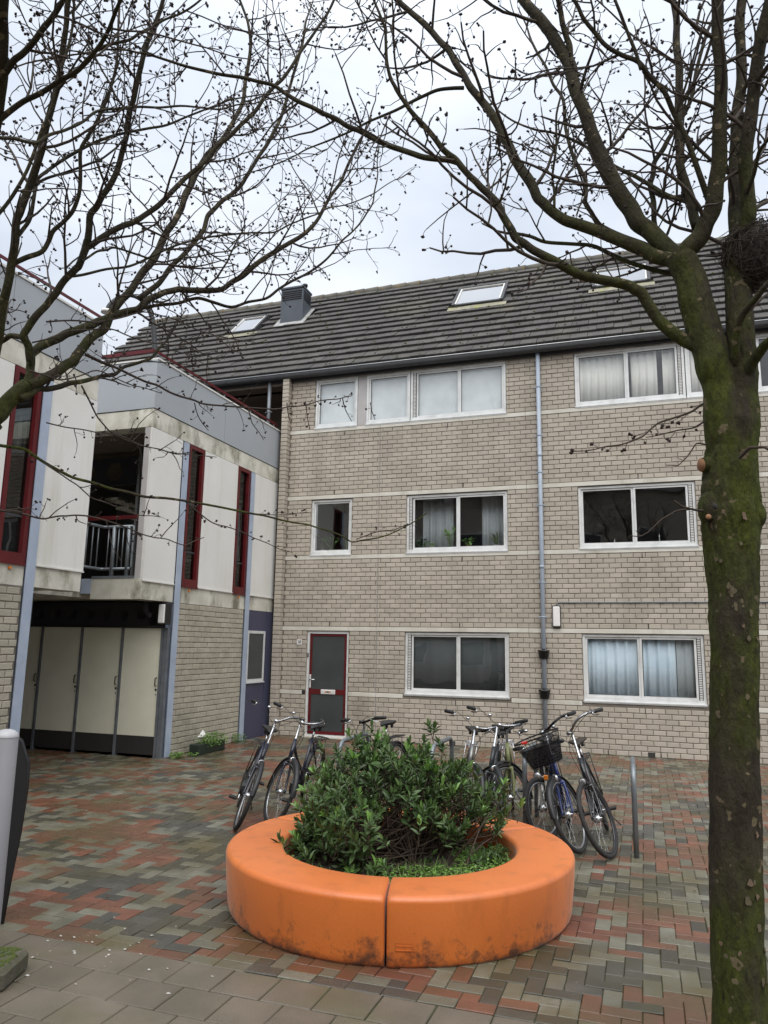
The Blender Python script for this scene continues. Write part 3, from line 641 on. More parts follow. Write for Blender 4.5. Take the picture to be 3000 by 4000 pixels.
# gutter, soffit, downpipes
gp = [(-.075, 7.815)]+[(-.15+.075*math.cos(a), 7.775-.075*math.sin(a)) for a in np.linspace(0, math.pi, 9)]+[(-.225, 7.815)]
g_ = MB(); G0, G1 = RX0, RX1
for (ya, za), (yb, zb) in zip(gp[:-1], gp[1:]): g_.add([(G0, ya, za), (G1, ya, za), (G1, yb, zb), (G0, yb, zb)], [(0, 1, 2, 3)], True)
gut = g_.build('gutter', MT['gutter'], bld)
l_ = MB(); l_.tube([(G0, -.228, 7.82), (G1, -.228, 7.82)], .011, 8); l_.build('gutter_lip', MT['gutter_lip'], gut)
for i in range(30):
    x = G0+.35+i*.64; l_ = MB(); l_.tube([(x, -.07, 7.80)]+[(x, -.15+.080*math.cos(a), 7.775-.080*math.sin(a)) for a in np.linspace(0, math.pi, 7)]+[(x, -.232, 7.83)], .006, 5); l_.build('gutter_bracket', MT['gutter'], gut)
s_ = MB(); s_.box(RX0, RX1, -.07, .008, 7.665, 7.86); s_.build('fascia', MT['soffit'], bld)
s_ = MB(); s_.box(RX0, RX1, .30, .42, 7.60, 7.86); s_.build('lintel', MT['soffit'], bld)
def downpipe(x, z0, z1, mt):
    y = -.075; p = MB(); p.tube([(x, y, z0), (x, y, z1)], .042, 16); dp = p.build('downpipe', mt, bld)
    for z in (1.05, 2.45, 3.1, 4.6, 5.25, 6.0, 7.0):
        if z0 < z < z1:
            p = MB(); p.tube([(x, y, z-.012), (x, y, z+.012)], .0465, 16); p.box(x-.085, x-.04, y-.008, y+.008, z-.01, z+.01); p.box(x+.04, x+.085, y-.008, y+.008, z-.01, z+.01); p.box(x-.006, x+.006, y+.03, .005, z-.008, z+.008); p.build('pipe_clamp', mt, dp)
    for z in (3.4, 5.6):
        if z0 < z < z1: p = MB(); p.tube([(x, y, z-.03), (x, y, z+.03)], .0455, 16); p.build('pipe_joint', mt, dp)
downpipe(5.48, .0, 7.72, MT['pipe']); downpipe(-.52, 6.2, 7.72, MT['steel_post'])
# loggia under the eaves behind the low wing
l_ = MB(); l_.box(-6.3, -.15, 1.35, 1.45, 5.6, 7.7); l_.build('loggia_wall', MT['wood_soffit'], bld)
l_ = MB(); l_.box(-6.3, -.15, -.05, 1.34, 7.60, 7.66); l_.build('loggia_ceiling', MT['wood_soffit'], bld)
l_ = MB(); l_.box(-.146, -.142, .03, 1.34, 5.6, 7.59); l_.build('loggia_side', MT['brick'], bld)
l_ = MB(); l_.box(-.62, -.22, 1.30, 1.349, 6.2, 7.25); l_.build('loggia_door', MT['red'], bld)
l_ = MB(); l_.box(-6.3, .0, .45, 1.0, -.05, 5.6); l_.build('rear_wall', MT['room_dark'], bld)
# ------------------------------------------------------------------ the low gallery wing on the left
wing = thing('gallery_wing', 'low wing with white panels, grey parapet and pale blue steel columns', 'building')
XR = -.23
def part(name, mt, parent, *boxes, bev=None):
    m_ = MB()
    for b_ in boxes:
        if bev: m_.cbox(*b_, bev)
        else: m_.box(*b_)
    return m_.build(name, MT[mt], parent)
YF, YL, YE = -4.56, -5.90, -9.6
# upper concrete beams, parapets, caps (right run, front face, left run)
for (y0, y1, seams) in ((YF, -.03, (-2.35,)), (YE, YL, (-7.6,))):
    part('concrete_beam', 'concrete', wing, (-.50, XR-.012, y0, y1, 5.36, 5.665))
    cuts = [y0, *seams, y1]
    for a, c in zip(cuts[:-1], cuts[1:]): part('parapet_panel', 'grey_para', wing, (-.33, XR, a+.004, c-.004, 5.68, 6.52))
    part('parapet_cap', 'white_trim', wing, (-.36, XR+.015, y0, y1, 6.522, 6.552))
    part('handrail', 'red', wing, (-.33, -.30, y0, y1, 6.675, 6.71))
    y = y0+.15
    while y < y1:
        part('rail_post', 'steel_post', wing, (-.325, -.305, y, y+.02, 6.50, 6.655)); y += 1.05
part('concrete_beam', 'concrete', wing, (-3.6, -.505, YF+.012, YF+.3, 5.362, 5.663))
part('concrete_beam_corner', 'concrete', wing, (-.504, XR-.0125, YF+.0005, YF+.011, 5.361, 5.664))
part('parapet_panel', 'grey_para', wing, (-3.6, XR-.101, YF+.002, YF+.08, 5.682, 6.518)); part('parapet_panel', 'grey_para', wing, (XR-.1005, XR-.001, YF-.004, YF+.0035, 5.6805, 6.519))
part('parapet_cap', 'white_trim', wing, (-3.6, -.361, YF-.012, YF+.09, 6.523, 6.551)); part('handrail', 'red', wing, (-3.6, -.331, YF-.005, YF+.025, 6.66, 6.72))
part('terrace_deck', 'gutter', wing, (-4.4, -.34, YF+.1, -.05, 6.05, 6.15), (-4.4, -.34, YE, YL, 6.05, 6.15))
# lower concrete beams
part('concrete_beam', 'concrete', wing, (-.55, XR-.010, -3.53, -.03, 2.53, 2.825)); part('concrete_beam', 'concrete', wing, (-.55, XR-.011, YF, -3.68, 2.53, 2.824))
part('concrete_beam', 'concrete', wing, (-.55, XR-.010, -6.81, YL-.02, 2.545, 2.825)); part('concrete_beam', 'concrete', wing, (-.55, XR-.010, YE, -6.97, 2.545, 2.825))
part('concrete_slab_edge', 'concrete', wing, (-1.20, -.2425, YF-.004, YF+.25, 2.531, 2.86)); part('edge_trim', 'steel_post', wing, (-1.20, -.38, YF-.012, YF+.03, 2.861, 2.90))
part('edge_box', 'steel_blue', wing, (-1.40, -1.203, YF-.01, YF+.2, 2.62, 2.86))
part('floor_slab', 'concrete', wing, (-4.4, -.555, -9.5, -6.0, 2.56, 2.80), (-4.4, -.555, YF+.26, -.05, 2.56, 2.80), (-4.4, -1.42, -6.0, YF+.26, 2.561, 2.80))
part('upper_slab', 'wood_soffit', wing, (-4.4, -.51, YF+.31, -.05, 5.37, 5.6), (-4.4, -.51, YE, YL, 5.37, 5.6))
part('back_wall', 'room_dark', wing, (-4.5, -4.4, YE, -.05, -.05, 6.1)); part('end_wall', 'room_dark', wing, (-4.4, -.33, -.12, -.06, -.05, 6.0))
for y0_, y1_ in ((YF+.15, -3.5), (-2.96, -1.77), (-1.24, -.13), (-6.95, YL-.1), (YE, -7.47)): part('inner_wall', 'room_dark', wing, (-.33, -.275, y0_, y1_, 2.83, 5.34))
# white panels
for y0, y1 in ((YF+.004, -3.69), (-2.965, -1.765), (-1.09, -.035), (-6.80, YL), (YE, -7.465)):
    p = part('white_panel', 'white_panel', wing, (-.265, XR, y0, y1, 2.835, 5.345))
    s = MB()
    for z in (2.95, 3.55, 4.15, 4.75, 5.25):
        for y in (y0+.04, y1-.04): s.blob((XR+.001, y, z), .004, .008, .008, 8, 4)
    tag(s.build('screw_heads', MT['white'], p), kind='stuff')
    part('panel_drip', 'white_trim', p, (-.27, XR+.018, y0, y1, 2.815, 2.832))
part('corner_panel', 'grey_panel', wing, (-.375, -.267, YF-.003, YF+.05, 2.835, 5.35)); part('corner_trim', 'white_trim', wing, (-.266, -.231, YF-.006, YF+.002, 2.835, 5.35))
# red windows
def red_window(y0, y1):
    m_ = MB(); z0, z1 = 2.825, 5.345; t = .07
    for a, c, e, f in ((y0, y0+t, z0, z1), (y1-t, y1, z0, z1), (y0+t, y1-t, z1-t, z1), (y0+t, y1-t, z0, z0+.13)): m_.box(-.31, XR+.004, a, c, e, f)
    w_ = m_.build('window', MT['red'], wing)
    part('pane', 'glass_dark', w_, (-.292, -.286, y0+t-.005, y1-t+.005, z0+.125, z1-t+.005)); part('sill', 'red', w_, (-.30, XR+.022, y0, y1, 2.800, 2.823))
    part('backing', 'room_dark', w_, (-1.15, -1.1, y0-.2, y1+.2, 2.84, 5.34)); part('glazing_bar', 'gutter', w_, (-.30, -.284, y0+t, y1-t, 3.42, 3.45))
    part('anchor', 'orange_refl', w_, (-.242, -.215, (y0+y1)/2-.02, (y0+y1)/2+.02, 2.735, 2.775), bev=.006)
red_window(-3.475, -2.98); red_window(-1.752, -1.265); red_window(-7.45, -6.975)
# steel columns (I sections)
for y0, y1 in ((-3.68, -3.53), (-1.262, -1.112), (-6.968, -6.818)):
    ym = (y0+y1)/2; part('steel_column', 'steel_blue', wing, (-.215, -.20, y0, y1, .0, 5.33), (-.34, -.2152, ym-.005, ym+.005, .0, 5.33), (-.355, -.3402, y0, y1, .0, 5.33))
    part('column_foot', 'steel_post', wing, (-.36, -.19, y0-.01, y1+.01, -.01, .012))
# brick infill
MR = Matrix.Translation((XR-.002, 0, 0)) @ Matrix.Rotation(R(90), 4, 'Z')
for (y0, y1, zt, sh_) in ((-3.53, -1.27, 2.528, -3.5), (YE, -6.97, 2.543, -7.0)):
    wb = part('brick_infill', 'mortar', wing, (-.55, XR-.0105, y0, y1, -.05, zt)); sc = []
    for q in brick_runs(y0+.008, y1-.004, range(0, 27), [], sh_):
        p = proj((XR, (q[0]+q[1])/2, (q[2]+q[3])/2)); sc.append((0 if -5 < p[0] < 1664 and 0 < p[1] < 2212 else 1, p[2], q))
    sc.sort(key=lambda s: (s[0], s[1])); brick_objs(sc, MT['brick_wing'], wb, 'brick_field', MR, 240 if zt < 2.53 else 60)
# violet-blue door panel with window
pp = part('violet_door', 'purple', wing, (-.30, XR-.004, -1.105, -.315, 0., 2.52)); part('violet_jamb', 'purple', wing, (-.30, XR+.006, -.312, -.035, 0., 2.521))
m_ = MB(); y0, y1, z0, z1, t = -1.085, -.345, 1.105, 2.12, .055
for a, c, e, f in ((y0, y0+t, z0, z1), (y1-t, y1, z0, z1), (y0+t, y1-t, z1-t, z1), (y0+t, y1-t, z0, z0+t)): m_.box(-.262, XR+.012, a, c, e, f)
wv = m_.build('window', MT['alu'], wing); part('pane', 'screen', wv, (-.235, -.2305, y0+t-.003, y1-t+.003, z0+t-.003, z1-t+.003)); part('sill', 'alu', wv, (-.24, XR+.03, y0-.01, y1+.01, z0-.025, z0-.002))
# lockers under the overhang
LX = [-.345, -1.14, -1.985, -2.85, -3.70]; LY = -3.75
for i in range(4):
    a, c = LX[i+1]+.025, LX[i]-.025
    d = part('locker_door', 'locker', wing, (a, c, LY, LY+.04, .335, 2.095), bev=.003)
    part('kickboard', 'kick', d, (a, c, LY+.004, LY+.036, .045, .332))
    hx = c-.035
    h = MB(); h.tube([(hx, LY, 1.15), (hx-.005, LY-.035, 1.155), (hx-.005, LY-.035, 1.275), (hx, LY, 1.28)], .009, 8); h.build('handle', MT['handle_brown'], d)
    h = MB(); h.tube([(hx, LY-.006, 1.085), (hx, LY+.002, 1.085)], .02, 12); h.build('lock', MT['steel_dark'], d)
    part('number_tag', 'white', d, (hx-.018, hx+.018, LY-.004, LY+.001, .985, 1.035)); h = part('number_print', 'black', d, (hx-.008, hx+.008, LY-.0055, LY-.0041, .998, 1.022))
for x in LX[:-1]: part('locker_post', 'steel_post', wing, (x-.02, x+.02, LY-.02, LY+.06, 0., 2.10), (x-.035, x+.035, LY-.035, LY+.075, -.005, .008))
part('locker_back', 'room_dark', wing, (-4.4, -.36, LY+.3, LY+.34, -.02, 2.55)); part('corner_post', 'steel_post', wing, (-.318, -.24, LY-.005, -3.69, 0., 2.10))
def hex_beam(name, mt, x0, x1, y, z0, z1, pitch, r):
    m_ = MB(); zc = (z0+z1)/2; n_ = int((x1-x0)/pitch); h = r*.866
    for i in range(n_):
        a = x0+i*pitch; c = a+pitch; xm = (a+c)/2
        H = [(xm-r, zc), (xm-r/2, zc+h), (xm+r/2, zc+h), (xm+r, zc), (xm+r/2, zc-h), (xm-r/2, zc-h)]
        B_ = [(a, z0), (xm-r/2, z0), (xm+r/2, z0), (c, z0), (c, zc), (c, z1), (xm+r/2, z1), (xm-r/2, z1), (a, z1), (a, zc)]
        V = [(p[0], y, p[1]) for p in H+B_]; h_ = lambda k: k; b_ = lambda k: 6+k
        m_.add(V, [(b_(9), h_(0), h_(1), b_(7), b_(8)), (h_(1), h_(2), b_(6), b_(7)), (h_(2), h_(3), b_(4), b_(5), b_(6)), (h_(3), h_(4), b_(2), b_(3), b_(4)), (h_(4), h_(5), b_(1), b_(2)), (h_(5), h_(0), b_(9), b_(0), b_(1))])
    m_.box(x0, x1, y-.06, y+.06, z0-.015, z0); m_.box(x0, x1, y-.06, y+.06, z1, z1+.015)
    return m_.build(name, MT[mt], wing)
hex_beam('castellated_beam', 'steel_dark', -4.2, -.36, LY-.02, 2.13, 2.50, .36, .11)
hex_beam('castellated_beam', 'steel_dark', -4.2, -.36, -3.2, 4.75, 5.25, .62, .19)
# gallery railing
g_ = MB(); bx, by = -1.06, YF+.04
for z, r_ in ((3.71, .024), (3.02, .022)):
    g_.tube([(bx, YL-.3, z), (bx, by-.06, z), (bx+.02, by-.015, z), (bx+.07, by, z), (-.50, by, z)], r_, 8)
g_.tube([(-.50, by, 3.02), (-.485, by, 3.05), (-.485, by, 3.69), (-.50, by, 3.71)], .022, 8)
rl = g_.build('railing', MT['galv'], wing)
for x in (-.86, -.57): m_ = MB(); m_.tube([(x, by, 2.88), (x, by, 3.71)], .034, 10); m_.build('post', MT['galv'], rl)
for x in (-.97, -.77, -.68): m_ = MB(); m_.tube([(x, by, 3.03), (x, by, 3.70)], .010, 6); m_.build('baluster', MT['galv'], rl)
for i in range(9): y = by-.14-i*.13; m_ = MB(); m_.tube([(bx, y, 3.03), (bx, y, 3.70)], .010, 6); m_.build('baluster', MT['galv'], rl)
part('inner_handrail', 'red', wing, (-3.0, -.42, YF+.16, YF+.20, 3.86, 3.92))
m_ = MB(); m_.tube([(-.62, LY-.12, 2.56), (-.62, LY-.12, 2.40), (-.60, LY-.12, 2.34), (-.55, LY-.12, 2.31), (-.50, LY-.12, 2.30)], .045, 12); m_.build('drain_elbow', MT['gutter'], wing)
# stair flight seen through the gallery opening
st = MB()
for i in range(7): st.box(-2.7+i*.27, -2.4+i*.27, -2.6, -1.6, 4.6-i*.19, 4.65-i*.19)
st.build('stair_flight', MT['concrete'], wing)
# bulkhead lamps
def bulk(name, lab, x0, x1, y0, y1, z0, z1):
    t = thing(name, lab, 'wall lamp', ((x0+x1)/2, (y0+y1)/2, z0)); t_inv = (-(x0+x1)/2, -(y0+y1)/2, -z0)
    def sh(b_): return tuple(b_[i]+t_inv[i//2] for i in range(6))
    m_ = MB(); m_.cbox(*sh((x0, x1, y0+.03, y1, z0, z1)), .008); m_.build('housing', MT['black'], t)
    m_ = MB(); m_.cbox(*sh((x0+.012, x1-.012, y0, y0+.032, z0+.02, z1-.02)), .012); m_.build('diffuser', MT['white'], t)
    return t
bulk('wall_lamp', 'white bulkhead lamp under the overhang beside the rightmost locker', -.335, -.19, -3.95, -3.76, 2.15, 2.50)
bulk('wall_lamp', 'narrow white lamp under the overhang beside the left blue column', -.42, -.33, -6.80, -6.66, 2.05, 2.47)
# gooseneck lamp on the terrace
pts = [ath(334+x, 745+y, 13.2)[0] for x, y in ((3, 60), (0, 0), (-4, -52), (-14, -80), (-30, -98), (-52, -107), (-76, -103), (-96, -88), (-103, -75))]
lp = thing('gooseneck_lamp', 'dark curved gooseneck lamp post rising from the roof terrace', 'lamp', (pts[0][0], pts[0][1], 6.15)); o_ = np.array(lp.location)
sp = [p-o_ for p in spline(pts, 5)]; sp[0][2] = 0.
m_ = MB(); m_.tube(sp, [.045]*(len(sp)//2)+[.035]*(len(sp)-len(sp)//2), 10); m_.build('pole', MT['gutter'], lp)
m_ = MB(); m_.lathe([(.02, .03), (.09, 0), (.10, -.05), (.001, -.06)], 14, tuple(sp[-1])); m_.build('lamp_head', MT['white'], lp)
# ------------------------------------------------------------------ orange ring bench planter
RI, RO, PH = .865, 1.295, .405
pl = thing('ring_planter', 'round orange plastic bench planter in segments around a green shrub', 'planter', (PLC[0], PLC[1], 0))
def ring_profile():
    P = []
    e = .036
    P += [(RI+.03, .10), (RI+.01, PH-e)]
    P += [(RI+.01+e*(1-math.cos(a)), PH-e+e*math.sin(a)) for a in np.linspace(.25, math.pi/2, 5)]
    P += [(RI+.16, PH+.004), (RO-.18, PH+.004)]
    P += [(RO-e*1.1+e*1.1*math.sin(a), PH-e*1.1+e*1.1*math.cos(a)) for a in np.linspace(0, math.pi/2, 7)]
    P += [(RO-.012, .20), (RO-.028, .05), (RO-.034, .02), (RO-.05, .0)]
    P += [(RI+.06, .0)]
    return P
prof = ring_profile(); JA = [R(-76), R(44), R(164)]
def pseg(a0, a1):
    m_ = MB(); n_ = 56; V = []; k_ = len(prof)
    rc = sum(p[0] for p in prof)/k_; zc = PH/2
    angs = [a0+.0052, a0+.006, a0+.011]+list(np.linspace(a0+.02, a1-.02, n_))+[a1-.011, a1-.006, a1-.0052]
    for a in angs:
        dd = min(a-a0, a1-a); s = 0. if dd > .015 else (.006 if dd > .008 else (.014 if dd > .0055 else .022))
        for r_, z in prof:
            r2 = r_+(rc-r_)/max(abs(rc-r_), .05)*s; z2 = z-(s if z > .3 else 0)
            V.append((r2*math.cos(a), r2*math.sin(a), z2))
    n2 = len(angs)
    F = [(i*k_+j, i*k_+(j+1) % k_, (i+1)*k_+(j+1) % k_, (i+1)*k_+j) for i in range(n2-1) for j in range(k_)]
    F += [tuple(range(k_))[::-1], tuple((n2-1)*k_+j for j in range(k_))]
    m_.add(V, F, True); return m_
MT['orange2'] = mat('orange_stained_side', (.60, .17, .036), (.54, .145, .03), scale=1.2, rough=.45, grime=(.10, .05, .025), gscale=2.4, glo=.56, ghi=.78, speck=.08)
# dirt low on the outside: the plastic's own stains
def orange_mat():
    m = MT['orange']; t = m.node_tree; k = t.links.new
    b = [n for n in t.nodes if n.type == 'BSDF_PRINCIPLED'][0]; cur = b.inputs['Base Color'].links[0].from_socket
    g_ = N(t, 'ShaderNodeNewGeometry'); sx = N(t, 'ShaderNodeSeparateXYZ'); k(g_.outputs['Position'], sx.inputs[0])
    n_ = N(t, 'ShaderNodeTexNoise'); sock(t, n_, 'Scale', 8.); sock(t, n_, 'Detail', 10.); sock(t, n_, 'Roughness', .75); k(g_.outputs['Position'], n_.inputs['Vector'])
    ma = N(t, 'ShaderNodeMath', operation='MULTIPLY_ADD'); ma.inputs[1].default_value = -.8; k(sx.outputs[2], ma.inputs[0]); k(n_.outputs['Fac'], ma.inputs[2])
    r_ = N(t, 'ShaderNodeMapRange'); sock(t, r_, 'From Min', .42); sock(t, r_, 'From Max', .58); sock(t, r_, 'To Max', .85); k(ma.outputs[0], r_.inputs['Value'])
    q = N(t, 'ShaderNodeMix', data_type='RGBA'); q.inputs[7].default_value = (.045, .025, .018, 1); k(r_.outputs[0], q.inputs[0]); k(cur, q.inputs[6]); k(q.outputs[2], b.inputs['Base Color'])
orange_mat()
for i in range(3):
    a0 = JA[i]; a1 = JA[(i+1) % 3]
    if a1 < a0: a1 += 2*math.pi
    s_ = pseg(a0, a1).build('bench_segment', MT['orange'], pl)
    if i == 0:   # moulded plate low on the front of the right-hand segment
        for (b0, b1, z0, z1) in ((.045, .135, .142, .147), (.045, .135, .102, .107), (.045, .049, .107, .142), (.131, .135, .107, .142), (.055, .125, .126, .131)):
            m_ = MB(); n_ = 8; V = []
            for j in range(n_+1):
                a = a0+b0+(b1-b0)*j/n_
                for r_, z in ((RO-.04, z0), (RO-.0185, z0), (RO-.0165, z1), (RO-.04, z1)): V.append((r_*math.cos(a), r_*math.sin(a), z))
            m_.add(V, [(j*4+q, j*4+(q+1) % 4, (j+1)*4+(q+1) % 4, (j+1)*4+q) for j in range(n_) for q in range(4)]); m_.build('moulded_mark', MT['orange2'], s_)
# soil inside
m_ = MB(); n_ = 48; rings = [(.0, .28), (.3, .30), (.6, .27), (.8, .245), (.90, .235)]; V = []; rr = random.Random(2)
for r_, z in rings:
    for j in range(n_): a = 2*math.pi*j/n_; V.append((r_*math.cos(a), r_*math.sin(a), z+rr.uniform(-.015, .015)))
m_.add(V, [(i*n_+j, i*n_+(j+1) % n_, (i+1)*n_+(j+1) % n_, (i+1)*n_+j) for i in range(len(rings)-1) for j in range(n_)], True)
m_.build('soil', MT['soil'], pl)
# ------------------------------------------------------------------ shrub
sh = thing('evergreen_shrub', 'dense dark green leafy shrub growing in the orange planter', 'shrub', (PLC[0], PLC[1], .28))
lr = np.random.default_rng(21)
def leaf_geo(L_=.07, W_=.027):
    return [(0, 0, 0), (W_*.42, L_*.22, .003), (W_*.5, L_*.5, .004), (W_*.3, L_*.8, .0), (0, L_, -.006), (-W_*.3, L_*.8, .0), (-W_*.5, L_*.5, .004), (-W_*.42, L_*.22, .003), (0, L_*.3, -.003), (0, L_*.65, -.005)], \
           [(0, 1, 8), (1, 2, 9, 8), (2, 3, 9), (3, 4, 9), (4, 5, 9), (5, 6, 9), (6, 7, 8, 9), (7, 0, 8)]
LV, LF = leaf_geo(); LVn = np.array(LV)
def frame(d, up=np.array([0, 0, 1.])):
    d = d/np.linalg.norm(d); x = np.cross(d, up); n_ = np.linalg.norm(x)
    x = np.array([1., 0, 0]) if n_ < 1e-4 else x/n_; z = np.cross(x, d); return np.stack([x, d, z])   # rows
leafy = []      # (pos, rows, scale, kind)
stems = MB()
bases = [(-.35, -.1), (-.1, .1), (.15, .05), (.35, .15), (-.5, .2), (.0, .4), (.3, .45), (-.25, .45), (-.55, -.15), (.5, .35), (-.2, -.25), (.1, -.2)]
def dome(a, el):
    # outline of the shrub: half-axes along view-left/right and depth
    return np.array([.99*math.cos(a)*math.cos(el), .82*math.sin(a)*math.cos(el), .84*math.sin(el)])
ex = np.array([math.cos(YAW), math.sin(YAW), 0]); ey = np.array([-math.sin(YAW), math.cos(YAW), 0])
cen = -.02*ex+.17*ey
shoots = []
for i in range(980):
    a = lr.uniform(0, 2*math.pi); el = math.asin(lr.uniform(-.05, 1)); rad = lr.uniform(.45, 1.)**.6
    lump = 1+.13*math.sin(3*a+1.3)+.10*math.sin(7*a+el*6)+.09*math.sin(el*11+a*2)
    q = dome(a, el)*rad*lump; p = cen+q[0]*ex+q[1]*ey+np.array([0, 0, q[2]+.03])
    loc = p@ex
    if (p@ey) < -.18-.35*max(0, .3-p[2])+.0 and loc > -.12 and p[2] < .36: continue            # open front right, where the weeds grow
    if p[2] < .22 and loc > .25 and lr.random() < .8: continue
    if p[2] > .48 and loc > .55 and lr.random() < .6: continue
    
    if math.hypot(p[0], p[1]) > (.90 if loc < .2 or p[2] < .25 else 1.02)+.1*min(p[2], .6): continue
    shoots.append((p, q, rad))
for p, q, rad in shoots:
    b0 = bases[lr.integers(len(bases))]; b0 = b0[0]*ex+b0[1]*ey
    out = p-b0-np.array([0, 0, .1]); out /= np.linalg.norm(out)
    d = out*.55+np.array([0, 0, .75])+lr.normal(0, .28, 3); d /= np.linalg.norm(d)
    ln = lr.uniform(.06, .15); st_ = p-d*ln
    stems.tube([st_-d*.06, st_, p], [.0035, .003, .002], 4, False)
    if lr.random() < .38:
        mid = (b0+st_)*.5+lr.normal(0, .07, 3)+out*.04; stems.tube([np.array([b0[0], b0[1], 0.]), mid*.6+b0*.4, mid, st_], [.007, .006, .0045, .003], 4, False)
    nl = int(lr.integers(8, 14)); young = rad > .8 and lr.random() < .30
    for k_ in range(nl):
        t = 1-k_/nl; az = k_*2.4+lr.uniform(-.3, .3); tilt = .25+(1-t)*1.15+lr.uniform(-.2, .2)
        fx = frame(d); dr = math.cos(tilt)*d+math.sin(tilt)*(math.cos(az)*fx[0]+math.sin(az)*fx[2])
        rows = frame(dr, d); pos = st_+d*ln*t*1.02
        sc_ = lr.uniform(.55, 1.35)*(1. if t < .8 else .74)
        leafy.append((pos, rows, sc_, 1 if young and t > .55 else 0))
loc0 = np.array([PLC[0], PLC[1], .28])
order = sorted(range(len(leafy)), key=lambda i: np.linalg.norm(leafy[i][0]+loc0-CAM)-.4*leafy[i][2])
lm = [bpy.data.meshes.new('leaf'), bpy.data.meshes.new('leaf')]
for me, mt in zip(lm, ('leaf', 'leaf_new')): me.from_pydata(LV, [], LF); me.materials.append(MT[mt])
fb = MB(); pick = set(order[:300])
for i, (pos, rows, sc_, kd) in enumerate(leafy):
    if i in pick:
        o = link('leaf', lm[kd], sh); mm = Matrix([[rows[0][r_]*sc_, rows[1][r_]*sc_, rows[2][r_]*sc_, pos[r_]] for r_ in range(3)]+[[0, 0, 0, 1]]); o.matrix_local = mm
    else:
        fb.cm = kd; fb.add(pos+(LVn*sc_)@rows, LF)
tag(fb.build('foliage', [MT['leaf'], MT['leaf_new']], sh), kind='stuff')
for i in range(24):      # bare twiggy stems low down on the right
    b0 = (lr.uniform(.05, .55))*ex+lr.uniform(-.25, .3)*ey; t_ = b0+lr.normal(0, .22, 3)*[1, 1, 0]+ex*.12+[0, 0, lr.uniform(.2, .45)]
    stems.tube(spline([np.array([b0[0], b0[1], -.02]), (b0+t_)*.5+lr.normal(0, .05, 3), t_], 4), [.008, .0075, .007, .006, .0055, .005, .004, .003, .002], 5, False)
for i in range(60):
    b0 = lr.uniform(-.6, .1)*ex+lr.uniform(-.5, -.1)*ey; d = lr.normal(0, .12, 3); stems.tube([np.array([b0[0], b0[1], .0]), b0+d*[1, 1, 0]+[0, 0, .03], b0+d*[2, 2, 0]+[0, 0, lr.uniform(0, .08)]], [.003, .0025, .0015], 4, False)
tag(stems.build('stems', MT['stem'], sh), kind='stuff')
fl = MB()
for i in range(14):
    p = shoots[int(lr.integers(len(shoots)))][0]; fl.blob(p+[0, 0, .01], .006, .006, .012, 6, 4)
tag(fl.build('flower_buds', MT['flower'], sh), kind='stuff')
# weeds and grass in the front right of the planter; litter of brown leaves
gr = MB(); wl = MB()
for i in range(800):
    a = lr.uniform(-.25, .82); b_ = lr.uniform(-.84, -.30)
    if a > .45: b_ = lr.uniform(-.7, .25)
    if math.hypot(a, b_) > .84: continue
    p = a*ex+b_*ey+[0, 0, -.035]; h = lr.uniform(.02, .15); d = lr.normal(0, .35, 3); w_ = np.cross([0, 0, 1.], d); w_ = w_/np.linalg.norm(w_)*.003
    m1 = p+np.array([d[0]*h*.3, d[1]*h*.3, h*.6]); tp = p+np.array([d[0]*h*.9, d[1]*h*.9, h]); gr.add([p-w_, p+w_, m1+w_*.8, m1-w_*.8, tp], [(0, 1, 2, 3), (3, 2, 4)])
for i in range(2600):
    a = lr.uniform(-.2, .85); b_ = lr.uniform(-.84, -.30)
    if a > .4: b_ = lr.uniform(-.7, .3)
    if math.hypot(a, b_) > .84: continue
    p = a*ex+b_*ey+np.array([0, 0, -.03+lr.uniform(0, .07)]); rows = frame(np.array([lr.normal(), lr.normal(), lr.uniform(-.1, .6)])); wl.add(p+(LVn*[.9, .42, .6]*lr.uniform(.6, 1.1))@rows, LF)
wd = thing('planter_weeds', 'bright green grass and weeds in the front of the orange planter', 'weeds', tuple(loc0)); wd['kind'] = 'stuff'
tag(gr.build('grass_blades', MT['grass'], wd), kind='stuff'); tag(wl.build('weed_leaves', MT['grass'], wd), kind='stuff')
lt = MB()
for i in range(260):
    a = lr.uniform(-.85, .8); b_ = lr.uniform(-.84, .4)
    if math.hypot(a, b_) > .86: continue
    p = a*ex+b_*ey+np.array([0, 0, -.025-.035*(math.hypot(a, b_) > .6)+lr.uniform(0, .02)]); rows = frame(np.array([lr.normal(), lr.normal(), lr.uniform(-.2, .3)])); lt.add(p+(LVn*[1.3, .6, 1.5]*lr.uniform(.5, 1.))@rows, LF)
ltt = lt.build('leaf_litter', MT['leaf_dead']); ltt.location = loc0; tag(ltt, 'brown fallen leaves on the soil inside the planter', 'leaf litter', kind='stuff')
